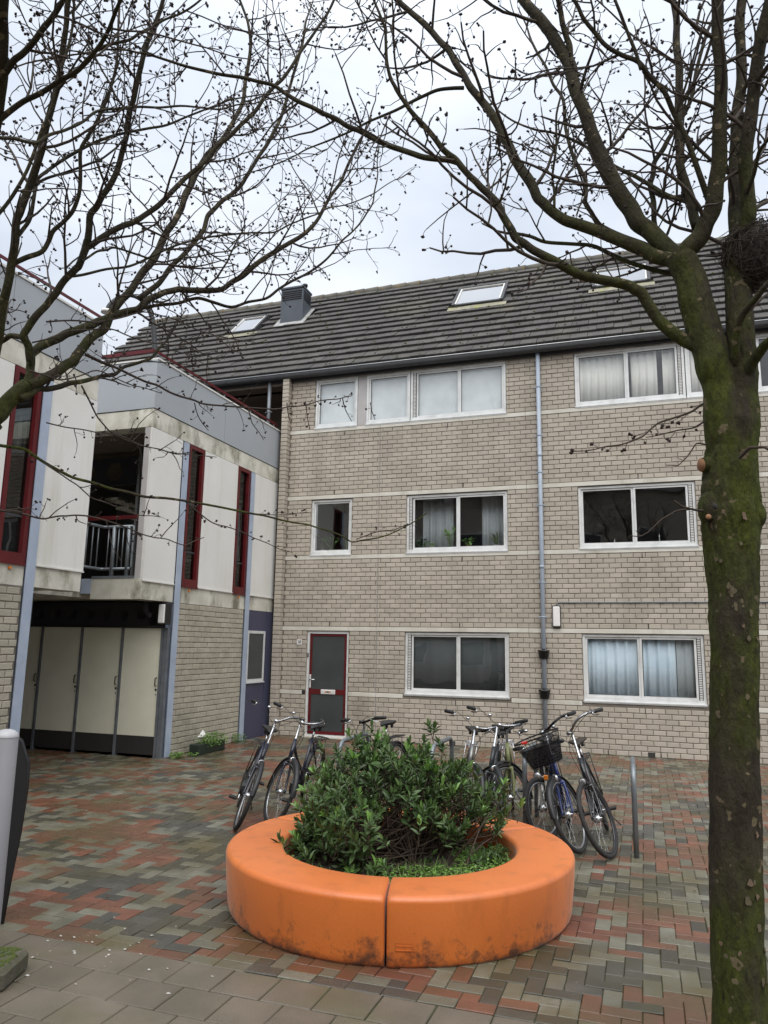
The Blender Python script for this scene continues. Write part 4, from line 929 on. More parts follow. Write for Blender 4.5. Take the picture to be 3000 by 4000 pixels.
# ------------------------------------------------------------------ bicycles
def bicycle(label, front, heading, lean, steer, paint, bar='city', Rw=.345, fender='black', lamp='chrome', basket=False, guard=True, rack=True, rim='rim',
            barmat='chrome', saddle='black', barz=1.06, tyre_r=.022, frame_style='lady', saddlez=.97, lever=True, rackmat='black', wb=1.12, forkmat=None, stem='chrome'):
    """front: ground contact of the front wheel; heading: direction the bicycle points (radians); lean: tilt about its own axis"""
    hx, hy = math.cos(heading), math.sin(heading)
    root = thing('bicycle', label, 'bicycle', (front[0]-hx*wb/2, front[1]-hy*wb/2, .002), 0, 'bicycles parked at the racks')
    root.rotation_euler = (lean, 0, heading)
    P = MT[paint]; FK = MT[forkmat or paint]; fm = MT[fender] if fender else None
    xf, xr = wb/2, -wb/2
    hub_f = np.array([xf, 0, Rw]); hub_r = np.array([xr, 0, Rw])
    ht_b = np.array([xf-.13, 0, Rw+.30]); ht_t = np.array([xf-.20, 0, Rw+.50]); ax = (ht_t-ht_b)/np.linalg.norm(ht_t-ht_b)
    K = Matrix.Rotation(steer, 3, Vector(ax))
    def S(p): q = K @ Vector(np.asarray(p, float)-ht_b); return np.array(q)+ht_b
    SV = lambda d: np.array(K @ Vector(d))
    def B(mb, nm, mt, par=root): return mb.build(nm, mt, par)
    def wheel(hub, axd, f):
        t = MB(); t.torus(hub, axd, Rw-tyre_r, tyre_r, 56, 8); w_ = B(t, 'wheel', MT['rubber'])
        m_ = MB(); m_.torus(hub, axd, Rw-tyre_r*2-.006, .012, 56, 6, .9); B(m_, 'rim', MT[rim], w_)
        a = axd/np.linalg.norm(axd); m_ = MB(); m_.tube([hub-a*.05, hub-a*.03, hub-a*.029, hub+a*.029, hub+a*.03, hub+a*.05], [.008, .008, .026 if not f else .034, .026 if not f else .034, .008, .008], 12); B(m_, 'hub', MT['chrome'], w_)
        u = np.cross(a, [0, 0, 1.]); u /= np.linalg.norm(u); v = np.cross(a, u); m_ = MB()
        for i in range(28):
            q = 2*math.pi*i/28; q2 = q+(.5 if (i//2) % 2 else -.5); s = .026 if i % 2 else -.026
            m_.tube([hub+a*s+.028*(math.cos(q2)*u+math.sin(q2)*v), hub+(Rw-tyre_r*2-.004)*(math.cos(q)*u+math.sin(q)*v)], .0014, 3, False)
        B(m_, 'spokes', MT['chrome'], w_); return w_
    yv = np.array([0, 1., 0])
    wheel(S(hub_f), SV(yv), True); wheel(hub_r, yv, False)
    # frame
    bb = np.array([xr+.47, 0, .285]); st_t = np.array([bb[0]-.17, 0, saddlez-.16]); m_ = MB()
    m_.tube([ht_b-ax*.02, ht_t+ax*.02], .021, 12)
    if frame_style == 'lady':
        m_.tube([ht_b+ax*.03, bb+[0, 0, .03]], .022, 10); m_.tube(spline([ht_t-ax*.03, ht_t*.55+bb*.45+[0, 0, .03], bb*.7+st_t*.3+[.01, 0, 0]], 5), .018, 10)
    elif frame_style == 'mtb':
        m_.tube([ht_b+ax*.02, bb], .024, 10); m_.tube([ht_t-ax*.03, st_t*.9+bb*.1], .021, 10)
    else:
        m_.tube([ht_b+ax*.02, bb], .017, 10); m_.tube([ht_t-ax*.02, st_t], .015, 10)
    m_.tube([bb, st_t], .016, 10); m_.tube([bb-yv*.035, bb+yv*.035], .024, 12)
    for s in (-1, 1):
        m_.tube([bb+yv*.03*s, hub_r+yv*.06*s], .010, 8); m_.tube([st_t+yv*.012*s-[0, 0, .02], hub_r+yv*.06*s], .009, 8)
    B(m_, 'frame', P)
    # fork, steerer and stem
    m_ = MB(); cr_ = ht_b-ax*.03
    for s in (-1, 1):
        m_.tube([S(q) for q in spline([cr_+yv*.035*s, cr_*.5+hub_f*.5+yv*.048*s+np.array([-.012, 0, 0]), hub_f+yv*.052*s], 4)], [.015, .015, .014, .014, .013, .012, .011, .010, .009], 8)
    m_.tube([S(cr_-yv*.045), S(cr_+yv*.045)], .016, 8); B(m_, 'fork', FK)
    top = ht_t+ax*(barz-ht_t[2])/ax[2]; m_ = MB(); m_.tube([S(ht_t+ax*.02), S(ht_t+ax*.03), S(top-ax*.06), S(top)], [.019, .013, .013, .014], 10)
    clamp = top+np.array([.06, 0, .012]); m_.tube([S(top-ax*.01), S(clamp)], .015, 8); m_.tube([S(clamp-yv*.025), S(clamp+yv*.025)], .019, 10); B(m_, 'stem', MT[stem])
    # handlebar with grips, levers, bell
    hb = None
    for s in (-1, 1):
        if bar == 'city': pts = [clamp, clamp+[.02, .07*s, .015], clamp+[.03, .15*s, .05], clamp+[-.02, .22*s, .075], clamp+[-.10, .265*s, .07], clamp+[-.24, .295*s, .055]]
        elif bar == 'high': pts = [clamp, clamp+[.01, .05*s, .03], clamp+[.0, .13*s, .09], clamp+[-.05, .22*s, .11], clamp+[-.13, .27*s, .10], clamp+[-.26, .30*s, .085]]
        else: pts = [clamp, clamp+[0, .08*s, .005], clamp+[-.005, .15*s, .025], clamp+[-.02, .23*s, .03], clamp+[-.035, .30*s, .03]]
        sp_ = [S(q) for q in spline([np.asarray(q) for q in pts], 5)]
        if hb is None: hbm = MB(); hbm.tube(sp_, .0128, 10); first = sp_
        else: pass
        if s == -1: keep = sp_
        else:
            hbm.tube(sp_, .0128, 10); hb = B(hbm, 'handlebar', MT[barmat])
        if s == -1: hb = None; gr_pts = [sp_]
        else: gr_pts.append(sp_)
    for sp_ in gr_pts:
        e = sp_[-1]; k_ = sp_[-4] if bar != 'flat' else sp_[-3]; d = (e-k_)/np.linalg.norm(e-k_); st0 = e-d*.125
        m_ = MB(); m_.tube([st0, st0+d*.004, e-d*.012, e+d*.012, e+d*.02], [.016, .0195, .020, .020, .014], 10); B(m_, 'grip', MT['black'], hb)
        if lever:
            side = np.cross(d, [0, 0, 1.]); fw = SV(np.array([1., 0, 0])); m_ = MB(); b0 = st0-d*.03
            m_.tube([b0, b0+fw*.025-[0, 0, .012], b0+d*.03+fw*.05-[0, 0, .028], b0+d*.12+fw*.05-[0, 0, .035]], [.011, .009, .006, .005], 6); B(m_, 'brake_lever', MT['chrome'], hb)
            m_ = MB(); c0 = b0+fw*.02; m_.tube(spline([c0, c0+fw*.09+[0, 0, .02], S(clamp)+fw*.10-[0, 0, .08], S(ht_b)+fw*.05+[0, 0, .06], S(ht_b)+fw*.03], 4), .0028, 5, False); B(m_, 'cable', MT['black'], hb)
    if bar != 'flat':
        m_ = MB(); c0 = gr_pts[0][10]+[0, 0, .02]; m_.blob(c0, .024, .024, .016, 10, 6); B(m_, 'bell', MT['chrome'], hb)
    # saddle
    sc0 = st_t+(st_t-bb)/np.linalg.norm(st_t-bb)*.13; m_ = MB(); m_.tube([st_t-[0, 0, .02], sc0-[0, 0, .03]], .0125, 8); B(m_, 'seat_post', MT['chrome'])
    m_ = MB(); V = []; prof_ = [(-.13, .010, .02, .0), (-.125, .085, .055, .012), (-.07, .105, .06, .014), (.0, .080, .05, .008), (.06, .040, .04, .004), (.13, .024, .032, .0), (.145, .006, .015, -.006)]
    for x, wd_, th, up in prof_:
        for j in range(12):
            a = 2*math.pi*j/12; V.append((sc0[0]+x, wd_*math.cos(a), sc0[2]+up+.5*th*math.sin(a)+(.008 if abs(math.cos(a)) > .7 else 0)))
    m_.add(V, [(i*12+j, i*12+(j+1) % 12, (i+1)*12+(j+1) % 12, (i+1)*12+j) for i in range(len(prof_)-1) for j in range(12)]+[tuple(range(12))[::-1], tuple((len(prof_)-1)*12+j for j in range(12))], True)
    sad = B(m_, 'saddle', MT[saddle])
    for s in (-1, 1):
        m_ = MB(); m_.tube([sc0+[-.085, s*.035, -.05], sc0+[-.085, s*.035, -.04], sc0+[-.085, s*.035, -.03], sc0+[-.085, s*.035, -.012]], [.016, .020, .016, .018], 8); B(m_, 'saddle_spring', MT['black'], sad)
    # cranks and pedals
    cra = random.Random(label).uniform(0, 6.28); m_ = MB(); cd_ = np.array([math.cos(cra), 0, math.sin(cra)])
    m_.tube([bb-yv*.06, bb-yv*.06-cd_*.17], .009, 8); m_.tube([bb+yv*.06, bb+yv*.06+cd_*.17], .009, 8); m_.tube([bb-yv*.06, bb+yv*.06], .009, 8); m_.torus(bb-yv*.045, yv, .085, .005, 30, 5); cw = B(m_, 'crank', MT['chrome'])
    for s, c0 in ((-1, bb-yv*.06-cd_*.17), (1, bb+yv*.06+cd_*.17)):
        m_ = MB(); m_.cbox(c0[0]-.045, c0[0]+.045, min(c0[1]+s*.015, c0[1]+s*.105), max(c0[1]+s*.015, c0[1]+s*.105), c0[2]-.012, c0[2]+.012, .004); B(m_, 'pedal', MT['black'], cw)
    if guard:
        m_ = MB(); o1 = bb-yv*.055; o2 = hub_r-yv*.055; V = []; cc = [o1+.105*np.array([math.cos(a), 0, math.sin(a)]) for a in np.linspace(-math.pi/2, math.pi/2, 9)]+[o2+.055*np.array([math.cos(a), 0, math.sin(a)]) for a in np.linspace(math.pi/2, 1.5*math.pi, 7)]
        n_ = len(cc); V = [q-yv*.018 for q in cc]+[q+yv*.018 for q in cc]
        m_.add(V, [tuple(range(n_)), tuple(range(n_, 2*n_))[::-1]]+[(i, i+n_, (i+1) % n_+n_, (i+1) % n_) for i in range(n_)]); B(m_, 'chain_guard', MT['black'])
    # mudguards
    def mudguard(hub, a0, a1, tf):
        m_ = MB(); V = []; n_ = 22; r_ = Rw+.022; prof_ = [(-.027, -.016), (-.022, -.002), (0, .004), (.022, -.002), (.027, -.016)]
        for i in range(n_+1):
            a = a0+(a1-a0)*i/n_
            for y, dr in prof_: V.append(tf(hub+np.array([(r_+dr)*math.cos(a), y, (r_+dr)*math.sin(a)])))
        m_.add(V, [(i*5+j, i*5+j+1, (i+1)*5+j+1, (i+1)*5+j) for i in range(n_) for j in range(4)], True); g_ = B(m_, 'mudguard', fm)
        s_ = MB(); am = a0+(a1-a0)*.85
        for s in (-1, 1): s_.tube([tf(hub+yv*.05*s), tf(hub+np.array([r_*math.cos(am), .026*s, r_*math.sin(am)]))], .0025, 4, False)
        B(s_, 'mudguard_stay', MT['chrome'], g_); return g_
    if fender:
        mudguard(hub_f, R(12), R(195), S); gq = mudguard(hub_r, R(20), R(215), lambda p: p)
        m_ = MB(); q = hub_r+np.array([(Rw+.045)*math.cos(R(205)), 0, (Rw+.045)*math.sin(R(205))]); m_.blob(q, .012, .02, .03, 8, 6); B(m_, 'rear_reflector', MT['red_refl'])
    if lamp:
        lc = S(ht_b+np.array([.085, 0, .035])) if frame_style != 'mtb' else S(ht_b+np.array([.08, 0, -.0])); fw = SV(np.array([1., 0, 0])); m_ = MB()
        m_.tube([lc-fw*.05, lc-fw*.035, lc, lc+fw*.018], [.012, .026, .037, .038], 14); hl = B(m_, 'headlight', MT[lamp]); m_ = MB(); m_.tube([lc+fw*.017, lc+fw*.022, lc+fw*.026], [.034, .028, .010], 14); B(m_, 'lens', MT['lamp_glass'], hl)
        m_ = MB(); m_.bar(lc-fw*.03, S(ht_b+ax*.02), .005, 6); B(m_, 'lamp_bracket', MT['black'], hl)
    if frame_style == 'mtb':
        for s in (-1, 1):
            m_ = MB(); c0 = S(cr_+yv*.06*s+np.array([.02, 0, .0])); m_.cbox(c0[0]-.012, c0[0]+.012, c0[1]-.022, c0[1]+.022, c0[2]-.025, c0[2]+.02, .004); B(m_, 'orange_reflector', MT['orange_refl'])
    if rack:
        m_ = MB(); zc = Rw*2+.075; x0, x1 = xr-.17, xr+.24
        for y in (-.065, -.033, 0, .033, .065): m_.tube([(x0, y, zc), (x1, y*.8, zc)], .0055, 6)
        m_.tube([(x0, -.065, zc), (x0-.015, 0, zc), (x0, .065, zc)], .006, 6)
        for x in (x0+.04, xr+.03, x1-.06): m_.tube([(x, -.065, zc), (x, .065, zc)], .0045, 6)
        for s in (-1, 1): m_.tube([(xr-.06, .065*s, zc), tuple(hub_r+yv*.068*s)], .0055, 6); m_.tube([(x1, .05*s, zc), tuple(st_t+[-.01, .012*s, -.06])], .0055, 6)
        B(m_, 'luggage_rack', MT[rackmat])
    m_ = MB(); k0 = bb+np.array([-.06, .05, -.02]); m_.tube([k0, k0+[-.13, .05, -.10], k0+[-.27, .10, -.22]], [.009, .008, .008], 8); B(m_, 'kickstand', MT['chrome'])
    if basket:
        bc = S(clamp+np.array([.20, 0, -.02])); fw = SV(np.array([1., 0, 0])); sd_ = SV(yv); up = SV(np.array([0, 0, 1.])); m_ = MB()
        def ringp(w_, l_, z, n_=36):
            out = []
            for i in range(n_):
                a = 2*math.pi*i/n_; ca, sa = math.cos(a), math.sin(a); q = (abs(ca)**4+abs(sa)**4)**-.25; out.append(bc+fw*l_*ca*q+sd_*w_*sa*q+up*z)
            return out
        R0 = ringp(.145, .10, -.25); R1 = ringp(.215, .15, .02)
        for k_ in range(11):
            t = k_/10; rg = [a*(1-t)+b_*t for a, b_ in zip(R0, R1)]; m_.tube(rg+[rg[0]], .0017 if k_ < 10 else .008, 5, False)
        for i in range(36): m_.tube([R0[i], R1[i]], .0017, 4, False)
        for k_ in range(-4, 5): m_.tube([bc+sd_*k_*.03-fw*.1-up*.25, bc+sd_*k_*.03+fw*.1-up*.25], .0017, 4, False)
        bk = B(m_, 'basket', MT['mesh_black'])
        m_ = MB(); V = []      # woven lining panel
        for t in (0.02, .72):
            for a, b_ in zip(R0, R1): V.append((a*(1-t)+b_*t)*.97+bc*.03-up*.004)
        m_.add(V, [(i, (i+1) % 36, 36+(i+1) % 36, 36+i) for i in range(36)]+[tuple(range(36))[::-1]], True); B(m_, 'basket_mesh', MT['mesh_sheer'], bk)
        m_ = MB(); q = bc+fw*.155+up*.02-sd_*.07; m_.cbox(q[0]-.025, q[0]+.025, q[1]-.03, q[1]+.03, q[2]-.012, q[2]+.012, .004); B(m_, 'basket_clip', MT['red_refl'], bk)
    return root
def sheer():
    m = bpy.data.materials.new('fine_mesh'); m.use_nodes = True; t = m.node_tree; t.nodes.clear(); k = t.links.new
    o = N(t, 'ShaderNodeOutputMaterial'); a = N(t, 'ShaderNodeBsdfTransparent'); d = N(t, 'ShaderNodeBsdfDiffuse'); d.inputs[0].default_value = (.018, .018, .02, 1); x = N(t, 'ShaderNodeMixShader')
    g_ = N(t, 'ShaderNodeNewGeometry'); n_ = N(t, 'ShaderNodeTexNoise'); sock(t, n_, 'Scale', 12.); k(g_.outputs['Position'], n_.inputs['Vector'])
    r_ = N(t, 'ShaderNodeMapRange'); sock(t, r_, 'To Min', .55); sock(t, r_, 'To Max', .9); k(n_.outputs['Fac'], r_.inputs['Value']); k(r_.outputs[0], x.inputs[0]); k(a.outputs[0], x.inputs[1]); k(d.outputs[0], x.inputs[2]); k(x.outputs[0], o.inputs[0]); return m
MT['mesh_sheer'] = sheer()
H = lambda deg: R(deg)
bicycle('dark blue city bicycle leaning on the far left of the left group', (3.25, -7.42), H(-62), R(-20), R(3), 'bike_navy', 'high', fender='black', lamp='chrome', barz=1.10, stem='chrome')
bicycle('navy city bicycle with a wheel turned sideways beside the shrub', (3.52, -7.12), H(-84), R(-10), R(40), 'bike_navy', 'city', fender='black', lamp='chrome', barz=1.04, rackmat='black')
bicycle('black bicycle half hidden behind the left half of the shrub', (4.25, -6.55), H(-95), R(3), R(-12), 'bike_black', 'flat', fender='black', lamp=None, barz=1.0, barmat='bike_black', stem='bike_black')
bicycle('silver city bicycle leftmost of the right group, behind the shrub', (5.42, -6.72), H(-78), R(-9), R(26), 'bike_silver', 'city', fender='black', lamp='chrome', barz=1.03, rackmat='chrome', frame_style='gents')
bicycle('grey bicycle with chrome stem, second from left in the right group', (5.64, -6.80), H(-84), R(-9), R(28), 'bike_grey', 'city', fender='black', lamp='chrome', barz=1.08, rackmat='chrome', saddle='black')
bicycle('olive bicycle with dark handlebar in the middle of the right group', (5.93, -6.45), H(-80), R(4), R(-38), 'bike_olive', 'flat', fender='black', lamp=None, barz=1.00, barmat='bike_black', stem='bike_black', rackmat='chrome', rim='rim')
bicycle('white fork mountain bicycle with orange reflectors and low black handlebar', (6.28, -6.60), H(-88), R(5), R(-30), 'bike_black', 'flat', Rw=.300, fender=None, lamp='chrome', barz=.84, barmat='bike_black', stem='bike_black', tyre_r=.026, frame_style='mtb', saddlez=.78, guard=False, forkmat='bike_white', rackmat='white', wb=1.0)
bicycle('blue city bicycle with a black wire basket on its handlebar', (6.62, -6.96), H(-80), R(15), R(-24), 'bike_blue', 'city', fender='black', lamp='chrome', basket=True, barz=1.08, stem='chrome', barmat='bike_black')
bicycle('black old bicycle rightmost of the right group', (6.90, -7.02), H(-86), R(17), R(-20), 'bike_black', 'high', fender=None, lamp='black', barz=1.10, saddle='brown_leather', rim='bike_black')
# ------------------------------------------------------------------ cycle racks (steel hoops set along the depth)
def hoop(x, y0, ln, h, lab, rx=0.):
    t = thing('cycle_rack', lab, 'cycle rack', (x, y0, 0), R(1.2), 'steel hoop cycle racks'); r_ = .14
    P = [(0, 0, -.03), (0, 0, h-r_)]+[(0, r_-r_*math.cos(a), h-r_+r_*math.sin(a)) for a in np.linspace(.2, math.pi/2, 6)]+[(0, ln-r_+r_*math.sin(a), h-r_+r_*math.cos(a)) for a in np.linspace(0, math.pi/2-.2, 6)]+[(0, ln, h-r_), (0, ln, -.03)]
    m_ = MB(); m_.tube(P, .0245, 14); m_.build('hoop', MT['galv'], t)
hoop(7.12, -6.93, .8, .78, 'grey steel hoop cycle rack standing free right of the bicycles')
hoop(6.06, -6.55, 1.0, .80, 'grey steel hoop cycle rack between the olive and white fork bicycles')
hoop(5.05, -6.45, 1.0, .80, 'steel hoop cycle rack behind the middle of the shrub'); hoop(4.0, -6.5, 1.0, .80, 'steel hoop cycle rack between the left group of bicycles')
# ------------------------------------------------------------------ bare trees
tr_ = np.random.default_rng(5)
def rdir(): v = tr_.normal(0, 1, 3); return v/np.linalg.norm(v)
def limb_path(pts, h0, h1, w0, w1):
    n_ = len(pts); L_ = [0.]
    for a, b_ in zip(pts[:-1], pts[1:]): L_.append(L_[-1]+math.hypot(a[0]-b_[0], a[1]-b_[1]))
    P = []; Rr = []
    for (x, y), l_ in zip(pts, L_):
        t = l_/L_[-1]; p, dep = ath(x, y, h0+(h1-h0)*t); P.append(p); Rr.append(.5*(w0+(w1-w0)*t)*dep*1.80832/FPX)
    Q = [P[0]]
    for a, b_ in zip(P[:-1], P[1:]):      # natural kinks between the traced nodes
        l_ = np.linalg.norm(b_-a); Q += [(a+b_)*.5+rdir()*l_*.035, b_+rdir()*l_*.012]
    P = Q; S_ = spline(P, 4); n2 = len(S_); rad = list(np.interp(np.linspace(0, 1, n2), np.linspace(0, 1, n_), Rr))
    return [np.array(p) for p in S_], rad
def rdir(): v = tr_.normal(0, 1, 3); return v/np.linalg.norm(v)
class Crown:
    def __init__(s, zmin): s.tw = MB(); s.bd = MB(); s.zmin = zmin; s.nb = 0
    def bud(s, p, r_):
        r_ = r_*tr_.uniform(.75, 1.3); a = rdir(); b_ = np.cross(a, rdir()); b_ /= np.linalg.norm(b_); c = np.cross(a, b_)
        s.bd.add([p+a*r_, p-a*r_, p+b_*r_*.8, p-b_*r_*.8, p+c*r_*.85, p-c*r_*.85], [(0, 2, 4), (0, 4, 3), (0, 3, 5), (0, 5, 2), (1, 4, 2), (1, 3, 4), (1, 5, 3), (1, 2, 5)], True); s.nb += 1
    def twiglet(s, p, d, ln, r_, bud=.0105, nb=3):
        pts = [p]; q = p.copy(); dd = d.copy(); n_ = 3
        for i in range(n_):
            dd = dd+rdir()*.45; dd /= np.linalg.norm(dd); q = q+dd*ln/n_; pts.append(q.copy())
        r_ *= 1.45; s.tw.tube(pts, [r_, r_*.9, r_*.8, r_*.6], 3, False)
        for i in range(nb): s.bud(q+rdir()*bud*.75, bud)
        return pts, dd
    def branch(s, p, d, ln, r0, lvl, dens=1., bud=.0105):
        """wandering branch with side twigs; lvl 2 = branch, 1 = twig"""
        n_ = max(4, int(ln/.09)); q = p.copy(); dd = d/np.linalg.norm(d); pts = [q.copy()]; dirs = []
        up = np.array([0, 0, .05])
        for i in range(n_):
            dd = dd+rdir()*(.20 if lvl == 2 else .32)+up; dd /= np.linalg.norm(dd); q = q+dd*ln/n_; pts.append(q.copy()); dirs.append(dd.copy())
            if q[2] < s.zmin: break
        k_ = len(pts); rad = [r0*(1-.65*i/(k_-1))+.0017 for i in range(k_)]
        s.tw.tube(pts, rad, 5 if lvl == 2 else 4, False)
        for i in range(1, k_):
            for rep in range(2 if lvl == 2 else 1):
                if tr_.random() > dens*(.50 if lvl == 2 else .55): continue
                f = tr_.random(); pp = pts[i-1]*(1-f)+pts[i]*f; sd_ = np.cross(dirs[min(i-1, len(dirs)-1)], rdir()); sd_ /= np.linalg.norm(sd_)
                nd = dirs[min(i-1, len(dirs)-1)]*.5+sd_*.9
                if lvl == 2: s.branch(pp, nd, tr_.uniform(.14, .40)*(1.1-.5*i/k_), max(rad[i]*.55, .0028), 1, dens, bud)
                else: s.twiglet(pp, nd/np.linalg.norm(nd), tr_.uniform(.03, .09), .0015, bud, int(tr_.integers(0, 3)))
        s.twiglet(q, dd, .05, .0016, bud, int(tr_.integers(1, 4)))
    def clothe(s, path, rad, step, lmin, lmax, dens=1., start=.12, bud=.0105, rmax=.011):
        acc = 0.; tot = sum(np.linalg.norm(b_-a) for a, b_ in zip(path[:-1], path[1:])); run = 0.
        for i in range(len(path)-1):
            a, b_ = path[i], path[i+1]; l_ = np.linalg.norm(b_-a); run += l_; acc += l_
            while acc > step:
                acc -= step*tr_.uniform(.7, 1.3)
                if run/tot < start or a[2] < s.zmin: continue
                dd = (b_-a)/l_; sd_ = np.cross(dd, rdir()); sd_ /= np.linalg.norm(sd_); f = tr_.random()
                s.branch(a*(1-f)+b_*f, dd*.55+sd_*.85+np.array([0, 0, .1]), tr_.uniform(lmin, lmax), min(rad[i]*.42, rmax), 2, dens, bud)
        if path[-1][2] > s.zmin: s.branch(path[-1], path[-1]-path[-3], tr_.uniform(lmin, lmax), rad[-1]*.9, 2, dens, bud)
def rough_tube(path, rad, n=14, amp=.10, seed=0, freq=3., jit=0.):
    m_ = MB(); m_.tube(path, rad, n, True); r2 = np.random.default_rng(seed); ph = r2.uniform(0, 6.28, 8)
    gm = len(path)//7+3; gr_ = r2.normal(0, 1, (gm, n)); V = []      # ridges that run up the stem
    for i in range(len(path)):
        gi = i/7; g0 = int(gi); gf = gi-g0
        for j in range(n):
            v = np.array(m_.v[i*n+j]); c = path[i]; a = 2*math.pi*j/n
            k_ = 1+amp*(.5*math.sin(2*a+ph[0]+v[2]*freq)+.35*math.sin(3*a+ph[1]-v[2]*freq*1.9)+.3*math.sin(5*a+ph[2]+v[2]*freq*4.1)+.25*math.sin(v[2]*freq*6+ph[3]))+jit*(.35*r2.normal()+gr_[g0, j]*(1-gf)+gr_[g0+1, j]*gf)
            V.append(tuple(c+(v-c)*k_))
    m_.v[:len(V)] = V; return m_
# ---- right tree, close to the viewpoint
HT = 4.15
C6 = lambda L_: [(829.6+.5*x, .5*y) for x, y in L_]
base = ath(1600, 2240, HT)[0]
t1 = thing('bare_tree', 'mossy bare tree with flaking trunk close on the right, nest in its fork', 'tree', (base[0], base[1], 0)); o1 = np.array([base[0], base[1], 0.])
tp = [(1603, 2330), (1598, 2212), (1592, 2000), (1588, 1800), (1586, 1600), (1585, 1400), (1584, 1280), (1580, 1180), (1578, 1110), (1577, 1040), (1580, 980), (1592, 910), (1604, 850), (1603, 770), (1598, 690), (1594, 600), (1598, 520)]
tw_ = [130, 114, 107, 101, 98, 98, 102, 112, 118, 108, 102, 92, 64, 58, 56, 52, 46]
P = []; rd = []
for (x, y), w_ in zip(tp, tw_): p, dep = ath(x, y, HT); P.append(p); rd.append(.5*w_*dep*1.80832/FPX)
P[0][2] = -.05
SP = spline(P, 14); rd2 = list(np.interp(np.linspace(0, 1, len(SP)), np.linspace(0, 1, len(P)), rd))
SP = [p-o1 for p in SP]
rough_tube(SP, rd2, 64, .05, 3, 4., .026).build('trunk', MT['bark'], t1)
def limb(root, o_, crown, name, pts, w0, w1, h0, h1, step=.25, lmin=.35, lmax=.9, dens=.7, mt='bark', start=.12, clothe=True, bud=.0105, n=12, rmax=.011):
    if root is t1 and w0 < 60: w0, w1 = w0*.88, w1*.86
    p, r_ = limb_path(pts, h0, h1, w0, w1); q = [a-o_ for a in p]
    rough_tube(q, r_, n, .09, int(pts[0][0]*7+pts[-1][1]) % 9999, 5.).build(name, MT[mt], root)
    if clothe: crown.clothe(p, r_, step, lmin, lmax, dens, start, bud, rmax)
    return p, r_
c1_ = Crown(3.15)
T1 = lambda *a, **k: limb(t1, o1, c1_, 'limb', *a, **k)
T1([(1580, 1000), (1556, 837), (1535, 760), (1516, 687), (1492, 610), (1475, 565), (1469, 552)], 92, 58, HT, HT-.05, clothe=False, mt='bark', n=20)
T1(C6([(1280, 1120), (1370, 1020), (1420, 900), (1450, 700), (1455, 400), (1440, 150), (1440, -60)]), 44, 26, HT-.05, HT-.3, step=.22, lmax=.8)
T1(C6([(1290, 1140), (1180, 1110), (1050, 1050), (950, 1010), (850, 975), (780, 950), (710, 900), (660, 850), (620, 770), (560, 680), (520, 600), (470, 500), (400, 410), (340, 320), (280, 220), (200, 130), (120, 60), (40, -20)]), 34, 12, HT-.05, HT+.6, start=.25)
T1(C6([(1285, 1130), (1180, 1030), (1100, 960), (1030, 860), (960, 730), (890, 560), (830, 400), (800, 270), (720, 140), (660, 70), (590, -20)]), 46, 24, HT, HT+.25, start=.2)
T1(C6([(815, 330), (800, 200), (770, 100), (745, -20)]), 16, 12, HT+.2, HT+.1)
T1([(1530, 765), (1495, 744), (1465, 728), (1438, 706)]+C6([(1160, 1345), (1110, 1265), (1060, 1235), (1000, 1220), (850, 1190), (740, 1130), (640, 1080), (570, 1030), (530, 960), (490, 880), (420, 810), (370, 760), (310, 690), (250, 640), (180, 550), (110, 470), (60, 400), (30, 340), (10, 250), (5, 130), (-20, 60)]), 32, 6, HT-.03, HT-.4, start=.3)
lc = [(1659, 620), (1600, 590), (1500, 545), (1400, 490), (1290, 440), (1180, 370), (1050, 335), (950, 320), (800, 285), (640, 235), (540, 215), (430, 215), (320, 235)]
T1(C6([(318, 702), (270, 690), (170, 680), (80, 650)])+[(x*.5, y*.5) for x, y in lc], 15, 4, HT-.2, HT+.5, lmin=.25, lmax=.7)
T1(C6([(1350, 980), (1330, 880), (1280, 720), (1270, 550), (1280, 300), (1265, 100), (1240, -40)]), 24, 15, HT+.1, HT+.4)
T1(C6([(1400, 860), (1310, 600), (1210, 400), (1100, 270), (960, 200), (860, 80), (810, -20)]), 15, 9, HT-.1, HT-.5)
T1(C6([(1110, 300), (1060, 160), (990, -20)]), 9, 7, HT-.35, HT-.4)
T1(C6([(1310, 1200), (1250, 1185), (1200, 1175), (1050, 1130), (900, 1060), (700, 1045), (570, 1010)]), 13, 8, HT, HT+.3, lmin=.2, lmax=.5, dens=.7)
T1(C6([(1365, 900), (1300, 870), (1150, 800), (1000, 720), (800, 600), (650, 560), (480, 470)]), 12, 4, HT+.1, HT+.9, lmin=.25, lmax=.6)
T1(C6([(1290, 1180), (1200, 1090), (1165, 960), (1150, 800), (1170, 700), (1230, 600), (1330, 420), (1380, 200)]), 15, 9, HT+.2, HT+.6)
T1(C6([(1290, 1170), (1150, 1070), (930, 970), (870, 880), (870, 780), (820, 680), (770, 430), (700, 290), (640, 180)]), 14, 6, HT+.35, HT+1.1, lmin=.25, lmax=.6)
T1(C6([(735, 900), (725, 760), (740, 520), (760, 430)]), 7, 5, HT+.15, HT+.4, lmin=.2, lmax=.4)
T1(C6([(345, 380), (230, 390), (120, 440), (0, 500), (-130, 560), (-330, 640), (-440, 700)]), 9, 3, HT+.4, HT+.7, lmin=.2, lmax=.6)
T1([(1598, 560), (1616, 462), (1612, 387), (1618, 280), (1632, 150), (1650, 60), (1668, -20)], 40, 26, HT, HT-.3)
T1([(1592, 620), (1586, 462), (1588, 387), (1592, 250), (1600, 120), (1604, -20)], 36, 22, HT+.15, HT+.3)
T1([(1606, 830), (1622, 790), (1640, 762), (1670, 730)], 30, 22, HT, HT-.2, clothe=False, mt='bark')
T1([(1586, 790), (1588, 741), (1600, 687), (1630, 648), (1670, 600)], 22, 14, HT-.05, HT-.3, lmin=.2, lmax=.5, dens=.6)
